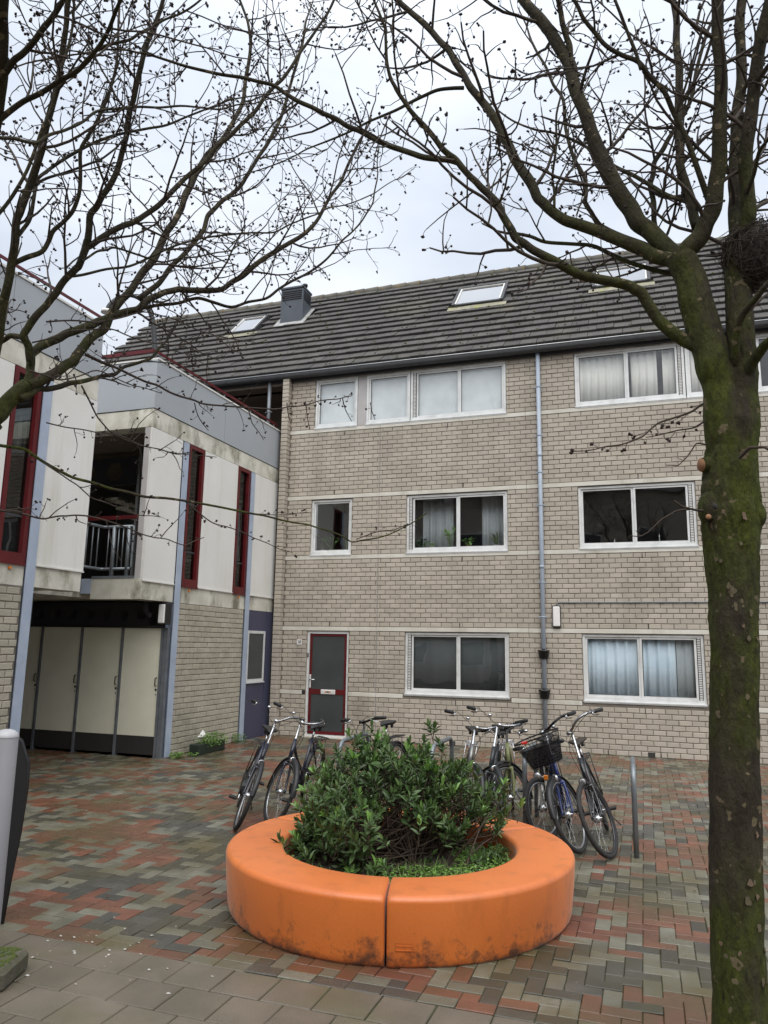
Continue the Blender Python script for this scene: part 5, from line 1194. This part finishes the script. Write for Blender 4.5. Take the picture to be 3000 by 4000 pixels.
T1([(1612, 420), (1640, 330), (1668, 290)], 10, 8, HT-.2, HT-.4, lmin=.2, lmax=.5)
# low twigs with round buds in front of the brickwork
c1_.zmin = 2.5
def spray(pts, w0, w1, h0, h1, step=.05, nb=(1, 4), ln=(.03, .08), br=.0):
    p, r_ = limb_path(pts, h0, h1, w0, w1); c1_.tw.tube(p, r_, 6, False); acc = 0
    for i in range(len(p)-1):
        l_ = np.linalg.norm(p[i+1]-p[i]); acc += l_
        while acc > step:
            acc -= step*tr_.uniform(.7, 1.3); d = np.cross(p[i+1]-p[i], rdir()); d = d/np.linalg.norm(d)+(p[i+1]-p[i])/l_*.5
            if tr_.random() < br: c1_.branch(p[i], d, tr_.uniform(.10, .34), .0032, 1, .8, .0115)
            else: c1_.twiglet(p[i], d/np.linalg.norm(d), tr_.uniform(*ln), .0016, .0115, int(tr_.integers(*nb)))
    return p
spray([(1528, 868), (1496, 888), (1450, 905), (1420, 915), (1390, 942), (1360, 955), (1310, 965), (1240, 975)], 6, 2, HT, HT-.3, .05)
spray([(1530, 905), (1496, 925), (1440, 935), (1395, 945)], 4, 2, HT, HT+.1, .06)
spray([(1540, 962), (1505, 958), (1485, 985), (1465, 1005), (1440, 1005)], 4, 2, HT-.05, HT-.1, .07, (0, 1))
spray([(1520, 1103), (1495, 1100), (1470, 1092), (1455, 1082)], 6, 4, HT-.1, HT-.2, .2, (0, 1))
spray([(1490, 1100), (1460, 1105), (1430, 1122), (1410, 1140), (1400, 1150), (1385, 1158), (1360, 1157)], 5, 2, HT-.12, HT-.2, .1, (0, 1))
spray([(1596, 990), (1620, 968), (1650, 966), (1668, 975)], 8, 6, HT-.15, HT-.25, .2, (0, 1))
tag(c1_.tw.build('twigs', MT['twig'], t1), kind='stuff'); tag(c1_.bd.build('buds', MT['bud'], t1), kind='stuff')
for ch in list(t1.children):
    if ch.name.startswith(('twigs', 'buds')): ch.location = -Vector(o1)
# knots, burr and saw cuts on the trunk
def tpt(x, y, off): p = ath(x, y, HT-off)[0]; return p-o1
for x, y, r_, off in ((1545, 1100, .085, .045), (1545, 1060, .07, .03), (1628, 1112, .06, .0)):
    m_ = MB(); m_.blob(tpt(x, y, off), r_, r_, r_*1.3, 14, 10); m_.build('burr', MT['bark'], t1)
def cut(x, y, off, d, r_, ln=.03):
    c = tpt(x, y, off); d = np.asarray(d, float); d /= np.linalg.norm(d); m_ = MB(); m_.tube([c-d*.06, c, c+d*ln*.7], [r_*1.35, r_*1.15, r_], 14); m_.build('branch_stub', MT['bark'], t1)
    m_ = MB(); m_.tube([c+d*ln*.7, c+d*(ln*.7+.003)], r_*.96, 14); m_.build('saw_cut', MT['cutwood'], t1)
toc = np.array([-.2, -1, .1])
cut(1526, 1004, .06, (-.85, -.45, -.1), .036, .04); cut(1531, 1117, .14, toc, .014, .010); 
m_ = MB(); m_.blob(tpt(1545, 1094, .172), .012, .012, .017, 10, 8); m_.build('knot_hollow', MT['dark_void'], t1)
# peeling bark plates
fk = random.Random(6)
for i in range(40):
    k_ = fk.randrange(10, len(SP)-110); a = fk.uniform(-2.6, -.2); c = SP[k_]; r_ = rd2[k_]*1.012
    p = c+np.array([r_*math.cos(a), r_*math.sin(a), fk.uniform(-.03, .03)]); s = fk.uniform(.006, .017); m_ = MB(); nrm = np.array([math.cos(a), math.sin(a), 0]); tg = np.array([-math.sin(a), math.cos(a), 0]); up = np.array([0, 0, 1.]); n_ = 11; V = []; rad_ = [fk.uniform(.55, 1.25) for _ in range(n_)]
    for lay in (-.002, .0015):
        for j in range(n_): q = 2*math.pi*j/n_; rr_ = s*rad_[j]; V.append(p+tg*rr_*math.cos(q)+up*rr_*1.35*math.sin(q)+nrm*lay)
    m_.add(V, [tuple(range(n_))[::-1], tuple(range(n_, 2*n_))]+[(j, (j+1) % n_, n_+(j+1) % n_, n_+j) for j in range(n_)]); m_.build('bark_flake', MT['flake'] if i % 3 else MT['flake2'], t1)
# ---- nest
nc = ath(1628, 552, HT+.02)[0]; ne = thing('bird_nest', 'dark bulky twig nest in the fork of the right tree', 'nest', tuple(nc)); m_ = MB()
for i in range(950):
    d = rdir(); c = d*np.array([.16, .14, .20])*tr_.uniform(.5, 1.); t = np.cross(d, rdir()); t = t/np.linalg.norm(t)*tr_.uniform(.05, .13); m_.tube([c-t, c+rdir()*.012, c+t], [.0016, .0026, .0014], 4, False)
tag(m_.build('nest_twigs', MT['twig'], ne), kind='stuff'); m_ = MB(); m_.blob((0, 0, 0), .13, .12, .165, 16, 12); m_.build('nest_core', MT['dark_void'], ne)
# ---- left tree: trunk just outside the frame on the left
H2 = 6.2
Z2 = lambda L_: [(.2333*x, 580.8+.2333*y) for x, y in L_]
CL = lambda L_: [(.5*x, .5*y) for x, y in L_]
b2 = ath(-150, 1900, H2+.1)[0]
t2 = thing('bare_tree', 'mossy bare tree at the left edge, its limbs spreading across the sky', 'tree', (b2[0], b2[1], 0)); o2 = np.array([b2[0], b2[1], 0.])
q0 = ath(-75, 985, H2)[0]; q1 = ath(-20, 905, H2)[0]
rough_tube([p-o2 for p in spline([np.array([b2[0], b2[1], -.05]), b2*[1, 1, 0]+[0.02, 0, .9], np.array([b2[0]+.03, b2[1]+.02, 2.0]), q0, q1], 8)], list(np.linspace(.15, .10, 33)), 24, .05, 8, 4.).build('trunk', MT['bark'], t2)
c2_ = Crown(3.3)
T2 = lambda *a, **k: limb(t2, o2, c2_, 'limb', *a, **{**dict(bud=.0125, step=.27, rmax=.010, dens=.74), **k})
T2(Z2([(-90, 1400), (0, 1330), (100, 1200), (250, 1070)]), 38, 28, H2, H2, clothe=False, mt='bark', n=16)
T2(Z2([(240, 1090), (280, 980), (285, 880), (290, 790), (370, 720), (480, 670), (620, 600), (780, 545), (900, 490), (1100, 420), (1280, 370), (1400, 270), (1520, 220), (1659, 190)])+CL([(850, 1255), (960, 1250), (1050, 1190), (1150, 1110), (1250, 1050), (1350, 980), (1400, 900), (1470, 790), (1520, 680), (1560, 600)]), 20, 5, H2, H2+1.3, start=.2)
T2(Z2([(280, 860), (265, 720), (215, 620), (300, 480), (420, 350), (520, 220), (600, 100), (700, 0)])+CL([(340, 1150), (375, 1060), (390, 930), (440, 850), (500, 750), (530, 650), (555, 500), (590, 360), (630, 200), (680, 80), (710, -20)]), 17, 9, H2, H2-.9, start=.15)
T2(CL([(375, 1070), (420, 1040), (480, 1000), (580, 960), (680, 890), (760, 810), (860, 720), (940, 630), (1030, 550), (1110, 470), (1180, 380), (1260, 290), (1330, 180), (1400, 80), (1450, -20)]), 13, 5, H2-.3, H2-.2)
T2(Z2([(240, 640), (100, 620), (0, 680), (-80, 720)]), 13, 10, H2, H2+.3)
T2(Z2([(260, 1075), (450, 1000), (560, 930), (680, 850), (760, 740), (830, 650), (960, 560)])+CL([(500, 1327), (560, 1260), (620, 1170), (670, 1110), (720, 1000), (770, 930), (800, 840), (850, 740), (960, 600), (1050, 440), (1080, 250), (1070, 100), (1030, -20)]), 22, 5, H2, H2+1.6, start=.2)
T2(CL([(600, 1290), (680, 1230), (740, 1150), (830, 1060), (880, 990), (900, 930), (960, 870), (1040, 800), (1090, 720), (1150, 630), (1210, 520), (1240, 420), (1290, 250), (1320, 100)]), 12, 5, H2+.7, H2+1.8)
T2(Z2([(190, 1200), (350, 1110), (450, 1110), (650, 1060), (850, 1020), (1050, 980), (1150, 910), (1400, 820), (1500, 710)]), 14, 5, H2-.05, H2+.8, lmin=.2, lmax=.6, dens=.8)
T2(CL([(590, 1338), (680, 1318), (850, 1290), (1000, 1325), (1150, 1290), (1260, 1215), (1400, 1130), (1480, 1040), (1560, 960), (1610, 880), (1630, 780)]), 8, 3, H2+.6, H2+1.5)
T2(CL([(300, 1195), (370, 1185), (560, 1150), (760, 1060), (980, 1015), (1180, 1005), (1330, 940), (1420, 900), (1560, 860)]), 6, 2.5, H2+.2, H2+1.0)
T2(CL([(352, 1130), (420, 1085), (500, 1070), (700, 1130), (850, 1110), (1000, 1080), (1100, 1010)]), 5, 2.5, H2-.32, H2+.2)
T2(CL([(-60, 1790), (-30, 1560), (10, 1330), (50, 1130), (70, 960), (100, 880), (180, 650), (230, 450), (260, 300), (285, 100), (300, -20)]), 22, 11, H2, H2-1.2)
T2(CL([(55, 1140), (180, 1090), (230, 1000), (310, 920), (345, 820), (350, 650), (420, 520), (500, 300), (510, 100)]), 11, 5, H2-.4, H2-.9)
T2(CL([(60, 1040), (130, 940), (160, 780), (260, 700), (400, 620), (550, 570), (720, 540), (900, 470), (1000, 430), (1120, 410)]), 9, 3, H2-.5, H2-.3)
T2(CL([(90, 830), (200, 770), (330, 730), (430, 690), (500, 640)]), 7, 4, H2-.6, H2-.6)
T2(CL([(-50, 585), (60, 600), (160, 615), (280, 560), (420, 480), (600, 460), (780, 455), (950, 470), (1100, 450)]), 8, 3, H2-1.27, H2-.2)
T2(CL([(-40, 960), (80, 800), (150, 650), (220, 470), (300, 200), (320, -20)]), 8, 5, H2-.9, H2-1.2)
T2([(x*.4, 553+.4*y) for x, y in ((-60, 1015), (130, 1045), (250, 1120), (400, 1200), (600, 1255), (780, 1300), (1000, 1325), (1350, 1390), (1500, 1420), (1659, 1450), (1760, 1480))]+[(720, 1150), (760, 1170), (800, 1165), (850, 1150), (890, 1130), (922, 1108)], 7.5, 2.2, H2, H2+1.2, step=.30, lmin=.12, lmax=.32, dens=.5, start=.05)
# near stem in the top left corner (a limb of the same tree that leans towards the viewpoint)
T2([(-40, 905), (-60, 760), (-55, 600), (-40, 450), (-18, 300), (2, 165), (6, 75), (8, -20)], 30, 24, H2, H2-1.9, clothe=False)
T2(CL([(2, 345), (60, 260), (110, 220), (180, 130), (260, 20), (290, -40)]), 15, 10, H2-1.52, H2-2.1, lmin=.2, lmax=.5)
T2(CL([(-30, 545), (100, 440), (200, 390), (330, 310), (430, 200), (500, 50), (530, -30)]), 13, 7, H2-1.30, H2-2.2)
T2(CL([(330, 310), (420, 215), (560, 170), (650, 120), (780, 60), (890, -20)]), 8, 4, H2-1.72, H2-1.9)
c1_ = c2_; c2_.zmin = 2.2
spray([(x*.4, 553+.4*y) for x, y in ((-60, 1360), (100, 1385), (230, 1420), (320, 1405), (400, 1400), (490, 1408), (640, 1450), (760, 1500), (900, 1530), (1000, 1560), (1100, 1520))], 5, 2, H2-.2, H2+.4, .075, (0, 3), br=.38)
spray([(x*.4, 553+.4*y) for x, y in ((240, 1120), (330, 1180), (420, 1240), (500, 1310), (640, 1360), (760, 1400), (870, 1410))], 3, 1.8, H2, H2+.3, .07, (0, 3), br=.38)
spray([(x*.4, 553+.4*y) for x, y in ((250, 900), (450, 940), (600, 960), (780, 1030), (920, 1060), (1040, 1075), (1170, 1085))], 3, 1.5, H2+.1, H2+.6, .075, (0, 3), br=.38)
spray([(x*.4, 553+.4*y) for x, y in ((440, 700), (520, 860), (600, 950), (760, 1020), (950, 1070), (1050, 1060))], 4, 1.5, H2+.1, H2+.6, .075, (0, 3), br=.38)
spray([(x*.4, 553+.4*y) for x, y in ((460, 530), (600, 590), (720, 650), (850, 700), (980, 760), (1100, 800), (1300, 815), (1500, 825), (1620, 810))]+[(690, 866), (730, 862), (760, 855)], 6, 2, H2+.2, H2+1.2, .07, (1, 4), br=.3)
spray([(x*.4, 553+.4*y) for x, y in ((1000, 1325), (1150, 1440), (1300, 1490), (1420, 1540), (1500, 1580), (1580, 1600))], 3, 1.6, H2+.7, H2+1.0, .07, (1, 4))
for st, dx, dy in (((740, 860), 20, 50), ((535, 880), 35, 70), ((420, 870), 30, 60), ((660, 868), 10, 60), ((620, 870), 8, 45), ((800, 870), 10, 36)):
    spray([st, (st[0]+dx*.3, st[1]+dy*.5), (st[0]+dx, st[1]+dy)], 2.5, 1.6, H2+.9, H2+.9, .06, (1, 4))
spray(CL([(140, 1480), (300, 1430), (480, 1420), (640, 1480), (800, 1500), (950, 1560)]), 4, 1.8, H2-.1, H2+.4, .07, (0, 3), br=.45)
spray(CL([(200, 1390), (420, 1390), (620, 1350), (760, 1380), (900, 1440), (1100, 1480)]), 4, 1.8, H2, H2+.7, .07, (0, 3), br=.45)
spray(CL([(120, 1600), (260, 1640), (420, 1600), (560, 1660), (700, 1700)]), 4, 1.8, H2-.2, H2+.1, .08, (0, 3), br=.4)
spray([(770, 1165), (810, 1150), (850, 1145), (890, 1130)], 2.5, 2, H2+1.2, H2+1.25, .05, (1, 4)); spray([(560, 1110), (620, 1112), (665, 1106)], 2, 1.5, H2+.9, H2+.9, .05, (1, 4))
tag(c2_.tw.build('twigs', MT['twig'], t2), kind='stuff'); tag(c2_.bd.build('buds', MT['bud'], t2), kind='stuff')
for ch in list(t2.children):
    if ch.name.startswith(('twigs', 'buds')): ch.location = -Vector(o2)
print('twig faces', len(c2_.tw.f))
# ------------------------------------------------------------------ small things on and around the building
def curtain(lab, x0, x1, z0, z1, y, mt, amp=.03, waves=None, gather=None):
    m_ = MB(); n_ = int((x1-x0)/.012); V = []; rr = random.Random(lab); ph = [rr.uniform(0, 6) for _ in range(4)]; w_ = waves or 40
    for lay in (0, .003):
        for i in range(n_+1):
            x = x0+(x1-x0)*i/n_; dy = amp*(math.sin(w_*x+ph[0]+math.sin(7*x+ph[1]))*.7+.3*math.sin(w_*2.1*x+ph[2]))
            V += [(x, y+dy+lay, z0), (x, y+dy*.8+lay, z1)]
    k_ = 2*(n_+1); F = [(2*i, 2*i+2, 2*i+3, 2*i+1) for i in range(n_)]+[(k_+2*i+1, k_+2*i+3, k_+2*i+2, k_+2*i) for i in range(n_)]+[(2*i+1, 2*i+3, k_+2*i+3, k_+2*i+1) for i in range(n_)]+[(2*i, k_+2*i, k_+2*i+2, 2*i+2) for i in range(n_)]
    m_.add(V, F, True); o = m_.build('curtain', MT[mt]); tag(o, lab, 'curtain', 'curtains behind the windows'); return o
curtain('pale blue curtain in left half of ground-floor window near the wall lamp', 6.24, 7.20, .985, 2.13, .165, 'curtain_blue', .03, 34)
curtain('pale blue curtain in right half of ground-floor window near the wall lamp', 7.24, 7.80, .985, 2.13, .175, 'curtain_blue', .03, 34)
curtain('grey-green curtain at the right end of the ground-floor window near the wall lamp', 7.81, 8.22, .985, 2.13, .18, 'curtain_grey', .03, 30)
curtain('cream curtain in left pane of the top window right of the downpipe', 6.22, 7.20, 6.595, 7.64, .15, 'curtain_white', .018, 42)
curtain('cream curtain in second pane of the top window right of the downpipe', 7.24, 7.72, 6.595, 7.64, .15, 'curtain_white', .022, 42)
curtain('cream curtain at the right end of the top window right of the downpipe', 7.82, 8.24, 6.595, 7.64, .15, 'curtain_white', .022, 42)
curtain('cream curtain in the top window just left of the tree trunk', 8.30, 9.18, 6.595, 7.64, .15, 'curtain_white', .018, 42)
curtain('grey curtain in left pane of the middle-floor window with plants', 2.98, 3.62, 3.78, 4.93, .42, 'curtain_grey', .04, 30)
curtain('grey curtain in right pane of the middle-floor window with plants', 4.22, 4.70, 3.78, 4.93, .42, 'curtain_grey', .04, 30)
MT['net_grey'] = mat('net_grey', (.085, .095, .098), (.068, .076, .08), scale=1.5, rough=.9, speck=.25, speckscale=380)
curtain('dark grey net curtain in left pane of the ground-floor window beside the red door', 2.86, 3.80, .985, 2.13, .15, 'net_grey', .012, 14)
curtain('dark grey net curtain in right pane of the ground-floor window beside the red door', 3.82, 4.77, .985, 2.13, .15, 'net_grey', .012, 14)
def blind(lab, x0, x1, z0, z1):
    m_ = MB(); m_.box(x0, x1, .12, .124, z0, z1); m_.tube([(x0, .135, z1+.015), (x1, .135, z1+.015)], .018, 10); o = m_.build('pale_pane_sheet', MT['blind']); tag(o, lab, 'blind', 'pale sheets behind the top-floor panes')
blind('pale sheet in the first top-floor window from the left', .65, 1.53, 6.63, 7.58); blind('pale sheet in the second top-floor window from the left', 1.85, 2.72, 6.63, 7.58)
blind('pale sheet in the third top-floor pane from the left', 2.94, 3.80, 6.63, 7.58); blind('pale sheet in the fourth top-floor pane, left of the downpipe', 3.84, 4.77, 6.63, 7.58)
# plants on the middle-floor sills
def sill_plant(lab, x, z, y, pot, h, n, spread, blade, leafm='leaf_new'):
    t = thing('potted_plant', lab, 'potted plant', (x, y, z), 0, 'plants on the window sills'); m_ = MB(); m_.lathe([(.001, 0), (.045, 0), (.06, .09), (.065, .095), (.055, .095), (.05, .08), (.001, .08)], 16); m_.build('pot', MT[pot], t)
    m_ = MB(); rr = np.random.default_rng(abs(hash((x, z))) % 999+int(x*100))
    for i in range(n):
        a = rr.uniform(0, 6.28); d = np.array([math.cos(a)*spread, math.sin(a)*spread*.5, 1.])+rr.normal(0, .15, 3); d /= np.linalg.norm(d); l_ = h*rr.uniform(.6, 1.); p0 = np.array([0, 0, .08])
        if blade: p1 = p0+d*l_*.6; p2 = p0+d*l_+np.array([d[0]*.3*l_, d[1]*.3*l_, -.25*l_]); w_ = np.cross(d, [0, 0, 1.]); w_ = w_/max(np.linalg.norm(w_), .01)*.007; m_.add([p0-w_*.6, p0+w_*.6, p1+w_, p1-w_, p2], [(0, 1, 2, 3), (3, 2, 4)])
        else:
            p1 = p0+d*l_; m_.tube([p0, p1], .003, 4, False); rows = frame(np.array([d[0], d[1]-.2, .25])+rr.normal(0, .4, 3)); m_.add(p1+(LVn*[2.6, 1.5, 1.5])@rows, LF)
    m_.build('leaves', MT[leafm], t)
zs = Z1b+.045
sill_plant('broad-leaved plant in a white pot in the small middle-floor window', .78, zs, .24, 'white', .30, 9, .5, False, 'leaf'); sill_plant('broad-leaved plant in a green pot in the small middle-floor window', .98, zs, .24, 'pot_green', .34, 10, .6, False, 'leaf'); sill_plant('dark plant at the right of the small middle-floor window', 1.32, zs, .25, 'black', .42, 14, .5, True, 'leaf')
sill_plant('bright arching spider plant in the wide middle-floor window', 3.22, zs, .23, 'white', .22, 26, 1.0, True); sill_plant('bright leafy plant left of the mullion in the wide middle-floor window', 3.60, zs, .24, 'black', .36, 16, .5, False)
sill_plant('small plant in a terracotta pot right of the mullion in the wide window', 3.98, zs, .22, 'terracotta', .18, 10, .7, False); sill_plant('grassy plant in a white pot at the right of the wide window', 4.56, zs, .23, 'white', .42, 40, .8, True, 'leaf'); sill_plant('low dark plant at the left of the wide middle-floor window', 2.98, zs, .24, 'black', .18, 9, .8, False, 'leaf')
def trinket(lab, x, h, r_, mt, prof=None):
    t = thing('ornament', lab, 'ornament', (x, .22, zs)); m_ = MB(); m_.lathe(prof or [(.001, 0), (r_, 0), (r_*1.1, h*.4), (r_*.5, h*.75), (r_*.4, h), (.001, h)], 12); m_.build('body', MT[mt], t); m_ = MB(); m_.lathe([(.001, h), (r_*.5, h), (r_*.5, h+.01), (.001, h+.012)], 10); m_.build('top', MT['chrome'], t)
trinket('small white ornament on the dark middle-floor window sill', 6.60, .05, .035, 'white'); trinket('slim glass bottle on the dark middle-floor window sill', 6.82, .14, .018, 'lamp_glass'); trinket('round glass jar on the dark middle-floor window sill', 7.45, .08, .03, 'lamp_glass'); trinket('tall thin candlestick on the dark middle-floor window sill', 7.62, .22, .015, 'lamp_glass')
# wall lamp and conduit beside the downpipe
bulk('wall_lamp', 'black framed white wall lamp on the brickwork right of the downpipe', 5.652, 5.805, -.085, -.004, 2.255, 2.665)
m_ = MB(); m_.tube([(5.73, -.03, 2.66), (5.73, -.03, 2.70), (5.76, -.02, 2.72), (5.82, -.018, 2.725), (12.5, -.018, 2.725)], .011, 8); cdt = m_.build('conduit', MT['galv'], bld)
for i in range(12): m_ = MB(); m_.box(5.95+i*.55, 5.98+i*.55, -.031, .0, 2.708, 2.715); m_.build('conduit_clip', MT['steel_dark'], cdt)
# half-round pots clipped round the downpipe
def pipe_pot(lab, z):
    t = thing('pipe_planter', lab, 'flower pot', (5.48, -.075, z), 0, 'black pots on the downpipe'); m_ = MB(); m_.lathe([(.044, 0), (.075, .0), (.095, .135), (.112, .135), (.112, .165), (.10, .165), (.088, .02), (.044, .02)], 28); m_.build('pot', MT['pot_black'], t)
    m_ = MB(); m_.lathe([(.044, .14), (.097, .145)], 24); m_.build('soil', MT['soil'], t)
    m_ = MB(); m_.box(-.03, .03, -.07, -.04, .15, .19); m_.build('clip', MT['pot_black'], t)
MT['pot_black'] = mat('pot_black', (.022, .022, .024), rough=.5); pipe_pot('upper black pot clipped round the downpipe', 1.67); pipe_pot('lower black pot clipped round the downpipe', .945)
# house number
hn = thing('house_number_sign', 'white house number plate reading 38 left of the front door', 'sign', (.41, -.004, 1.91)); m_ = MB(); m_.cbox(-.057, .057, -.008, .003, -.055, .055, .004); m_.build('plate', MT['white'], hn)
cu = bpy.data.curves.new('digits', 'FONT'); cu.body = '38'; cu.size = .092; cu.extrude = .001; cu.align_x = 'CENTER'; cu.align_y = 'CENTER'; tmp = bpy.data.objects.new('digits_src', cu); col.objects.link(tmp)
bpy.context.view_layer.update(); me = bpy.data.meshes.new_from_object(tmp.evaluated_get(bpy.context.evaluated_depsgraph_get())); bpy.data.objects.remove(tmp); me.materials.clear(); me.materials.append(MT['black'])
dg = link('digits', me, hn, (0, -.0095, 0)); dg.rotation_euler = (R(90), 0, 0); dg.scale = (.82, 1, 1)
# trough with weeds along the wing wall, loose weeds, scrap of paper
def tuft(lab, x, y, r_, h, n, z=0., mt='grass', name='weed_clump', parent=None):
    m_ = MB(); rr = np.random.default_rng(int(abs(x*100)+n))
    for i in range(n):
        a = rr.uniform(0, 6.28); q = r_*math.sqrt(rr.random()); p = np.array([q*math.cos(a), q*math.sin(a)*1.0, z+rr.uniform(.01, h)]); rows = frame(np.array([rr.normal(), rr.normal(), rr.uniform(0, 1)])); m_.add(p+(LVn*[.9, .45, .8]*rr.uniform(.6, 1.2))@rows, LF)
        if i % 4 == 0: m_.tube([(p[0]*.6, p[1]*.6, z-.01), p], .0015, 3, False)
    o = m_.build(name, MT[mt], parent)
    if parent is None: o.location = (x, y, 0); tag(o, lab, 'weeds', kind='stuff')
    return o
tuft('green weeds at the foot of the right blue column', -.02, -3.62, .13, .09, 160); tuft('green weeds by the far blue column beside the violet door', -.12, -1.42, .14, .16, 130); tuft('weeds between the trough and the brick wall', .06, -3.28, .10, .05, 60)
tro = thing('plant_trough', 'dark green trough overflowing with bright leaves against the wing wall', 'plant trough', (.02, -2.75, 0)); m_ = MB(); m_.cbox(-.10, .10, -.42, .42, 0, .17, .01); m_.build('trough', MT['trough'] if 'trough' in MT else MT['pot_black'], tro)
m_ = MB(); rr = np.random.default_rng(9)
for i in range(900):
    y = rr.uniform(-.30, .46); x = rr.normal(.02, .09); z = .16+rr.uniform(-.08, .16)*(1-abs(x)*2.5); rows = frame(np.array([rr.normal(), rr.normal(), rr.uniform(0, 1)])); m_.add(np.array([x, y, max(z, .05)])+(LVn*[.9, .5, .8]*rr.uniform(.6, 1.1))@rows, LF)
tag(m_.build('foliage', MT['grass'], tro), kind='stuff')
pa = MB(); pa.add([(-.05, -.08, .0), (.05, -.06, .01), (.03, .05, .05), (-.02, .06, .10), (.0, .0, .12)], [(0, 1, 4), (1, 2, 4), (2, 3, 4), (3, 0, 4)]); o = pa.build('paper_scrap', MT['white']); o.location = (.02, -2.93, .27); tag(o, 'crumpled white paper scrap on the green trough', 'paper')
# grey post, mossy block and black board at the left edge
pb_ = ath(20, 2035, 5.35)[0]; x_, y_ = ath(-7, 1800, 5.4)[0][:2]
MT['cap_grey'] = mat('cap_grey', (.42, .42, .43), rough=.4)
po = thing('grey_post', 'smooth light grey round post with domed cap at the left edge', 'post', (x_, y_, 0)); m_ = MB(); pz = ath(14, 1592, 5.4)[0][2]
m_.lathe([(.071, -.02), (.071, pz-.005), (.069, pz)], 36); m_.build('shaft', MT['post_grey'], po); m_ = MB(); m_.lathe([(.0725, pz), (.0725, pz+.006), (.066, pz+.022), (.045, pz+.040), (.02, pz+.047), (.001, pz+.048)], 36); m_.build('cap', MT['cap_grey'], po)
bp_ = [ath(x, y, 5.95)[0] for x, y in ((-70, 1588), (30, 1590), (44, 1602), (59, 1650), (55, 1705), (40, 1800), (20, 1895), (6, 1950), (-70, 1950))]
bo = thing('black_board', 'black board leaning behind the light grey post', 'board', (bp_[4][0], bp_[4][1], 0)); ob_ = np.array(bo.location); th_ = np.array([-.45, .89, 0])*.03; m_ = MB(); n_ = len(bp_)
bp_ = [p-ob_ for p in bp_]; bp_[-1][2] = bp_[-2][2] = 0.
m_.add(bp_+[p+th_ for p in bp_], [tuple(range(n_))[::-1], tuple(range(n_, 2*n_))]+[(i, (i+1) % n_, n_+(i+1) % n_, n_+i) for i in range(n_)]); m_.build('panel', MT['black'], bo)
m_ = MB(); m_.tube([p+th_*.5 for p in bp_[:8]], .018, 6); m_.build('edge', MT['black'], bo)
mb_ = ath(0, 2085, 5.0)[0]
bk = thing('mossy_block', 'low mossy concrete block in the bottom left corner', 'concrete block', (mb_[0]-.16, mb_[1]-.02, 0)); m_ = MB(); m_.cbox(-.30, .24, -.18, .16, -.01, .11, .025); m_.build('block', MT['moss_block'], bk)
m_ = MB(); rr = random.Random(3)
for i in range(260): x, y = rr.uniform(-.29, .21), rr.uniform(-.16, .15); q = rr.uniform(.008, .02); m_.blob((x, y, .108), q, q, q*.7, 6, 4)
tag(m_.build('moss_cushions', MT['moss'], bk), kind='stuff'); bk.rotation_euler = (0, 0, R(20))
MT['speck'] = mat('pale_speck', (.48, .47, .43), rough=.8)
# litter: pale droppings and petals on the slabs, brown leaves, twigs
m_ = MB(); rr = np.random.default_rng(31)
for i in range(85):
    if i < 50: x = rr.normal(4.0, .35); y = rr.normal(-10.4, .3)
    else: x = rr.uniform(1.2, 8.2); y = rr.uniform(-10.9, -3.)
    if (x-PLC[0])**2+(y-PLC[1])**2 < 1.36**2: continue
    s = .0018+.008*rr.random()**2; n_ = 6; a0 = rr.uniform(0, 6); V = []
    for lay in (0., .003):
        for j in range(n_): a = a0+2*math.pi*j/n_; q = s*rr.uniform(.5, 1.3)*(1-.2*(lay > 0)); V.append((x+q*math.cos(a)*1.4, y+q*math.sin(a), .002+lay))
    m_.add(V, [tuple(range(n_))[::-1], tuple(range(n_, 2*n_))]+[(j, (j+1) % n_, n_+(j+1) % n_, n_+j) for j in range(n_)])
tag(m_.build('white_specks', MT['speck']), 'scattered white specks on the paving near the left corner', 'litter', kind='stuff')
m_ = MB()
for i in range(46):
    x = rr.uniform(.8, 8.6); y = rr.uniform(-10.8, -1.)
    if (x-PLC[0])**2+(y-PLC[1])**2 < 1.40**2: continue
    rows = frame(np.array([rr.normal(), rr.normal(), rr.uniform(.05, .3)])); m_.add(np.array([x, y, .010])+(LVn*[1.2, .6, 1.]*rr.uniform(.4, .8))@rows, LF)
for i in range(60):
    x = rr.uniform(-.05, .35); y = rr.uniform(-3.6, -1.2); rows = frame(np.array([rr.normal(), rr.normal(), rr.uniform(.05, .3)])); m_.add(np.array([x*x*3, y, .010])+(LVn*[1.2, .6, 1.]*rr.uniform(.4, .8))@rows, LF)
tag(m_.build('fallen_leaves', MT['leaf_dead']), 'brown dead leaves scattered over the paving', 'leaves', kind='stuff')
# ------------------------------------------------------------------ row of houses behind the viewpoint (mirrored in the windows)
op = thing('opposite_house_row', 'brick house row opposite, seen only as reflections in the windows', 'building', (3, -24, 0)); m_ = MB(); m_.box(-16, 16, -7, 0, 0, 9.6); m_.build('wall', MT['brick'], op)
m_ = MB(); m_.prism([(-7.4, 9.6), (.4, 9.6), (-3.5, 13.4)], -16.3, 16.3, 0); m_.build('roof', MT['tile'], op)
for x in (-9, -2, 5, 11): m_ = MB(); m_.box(x, x+.8, -3.9, -3.1, 12.8, 14.6); m_.build('chimney', MT['brick'], op)
for x in range(-14, 15, 3):
    for z in (.9, 3.7, 6.5): m_ = MB(); m_.box(x, x+1.6, .0, .03, z, z+1.3); wn = m_.build('window', MT['alu'], op); m_ = MB(); m_.box(x+.06, x+1.54, .028, .045, z+.06, z+1.24); m_.build('pane', MT['screen'], wn)
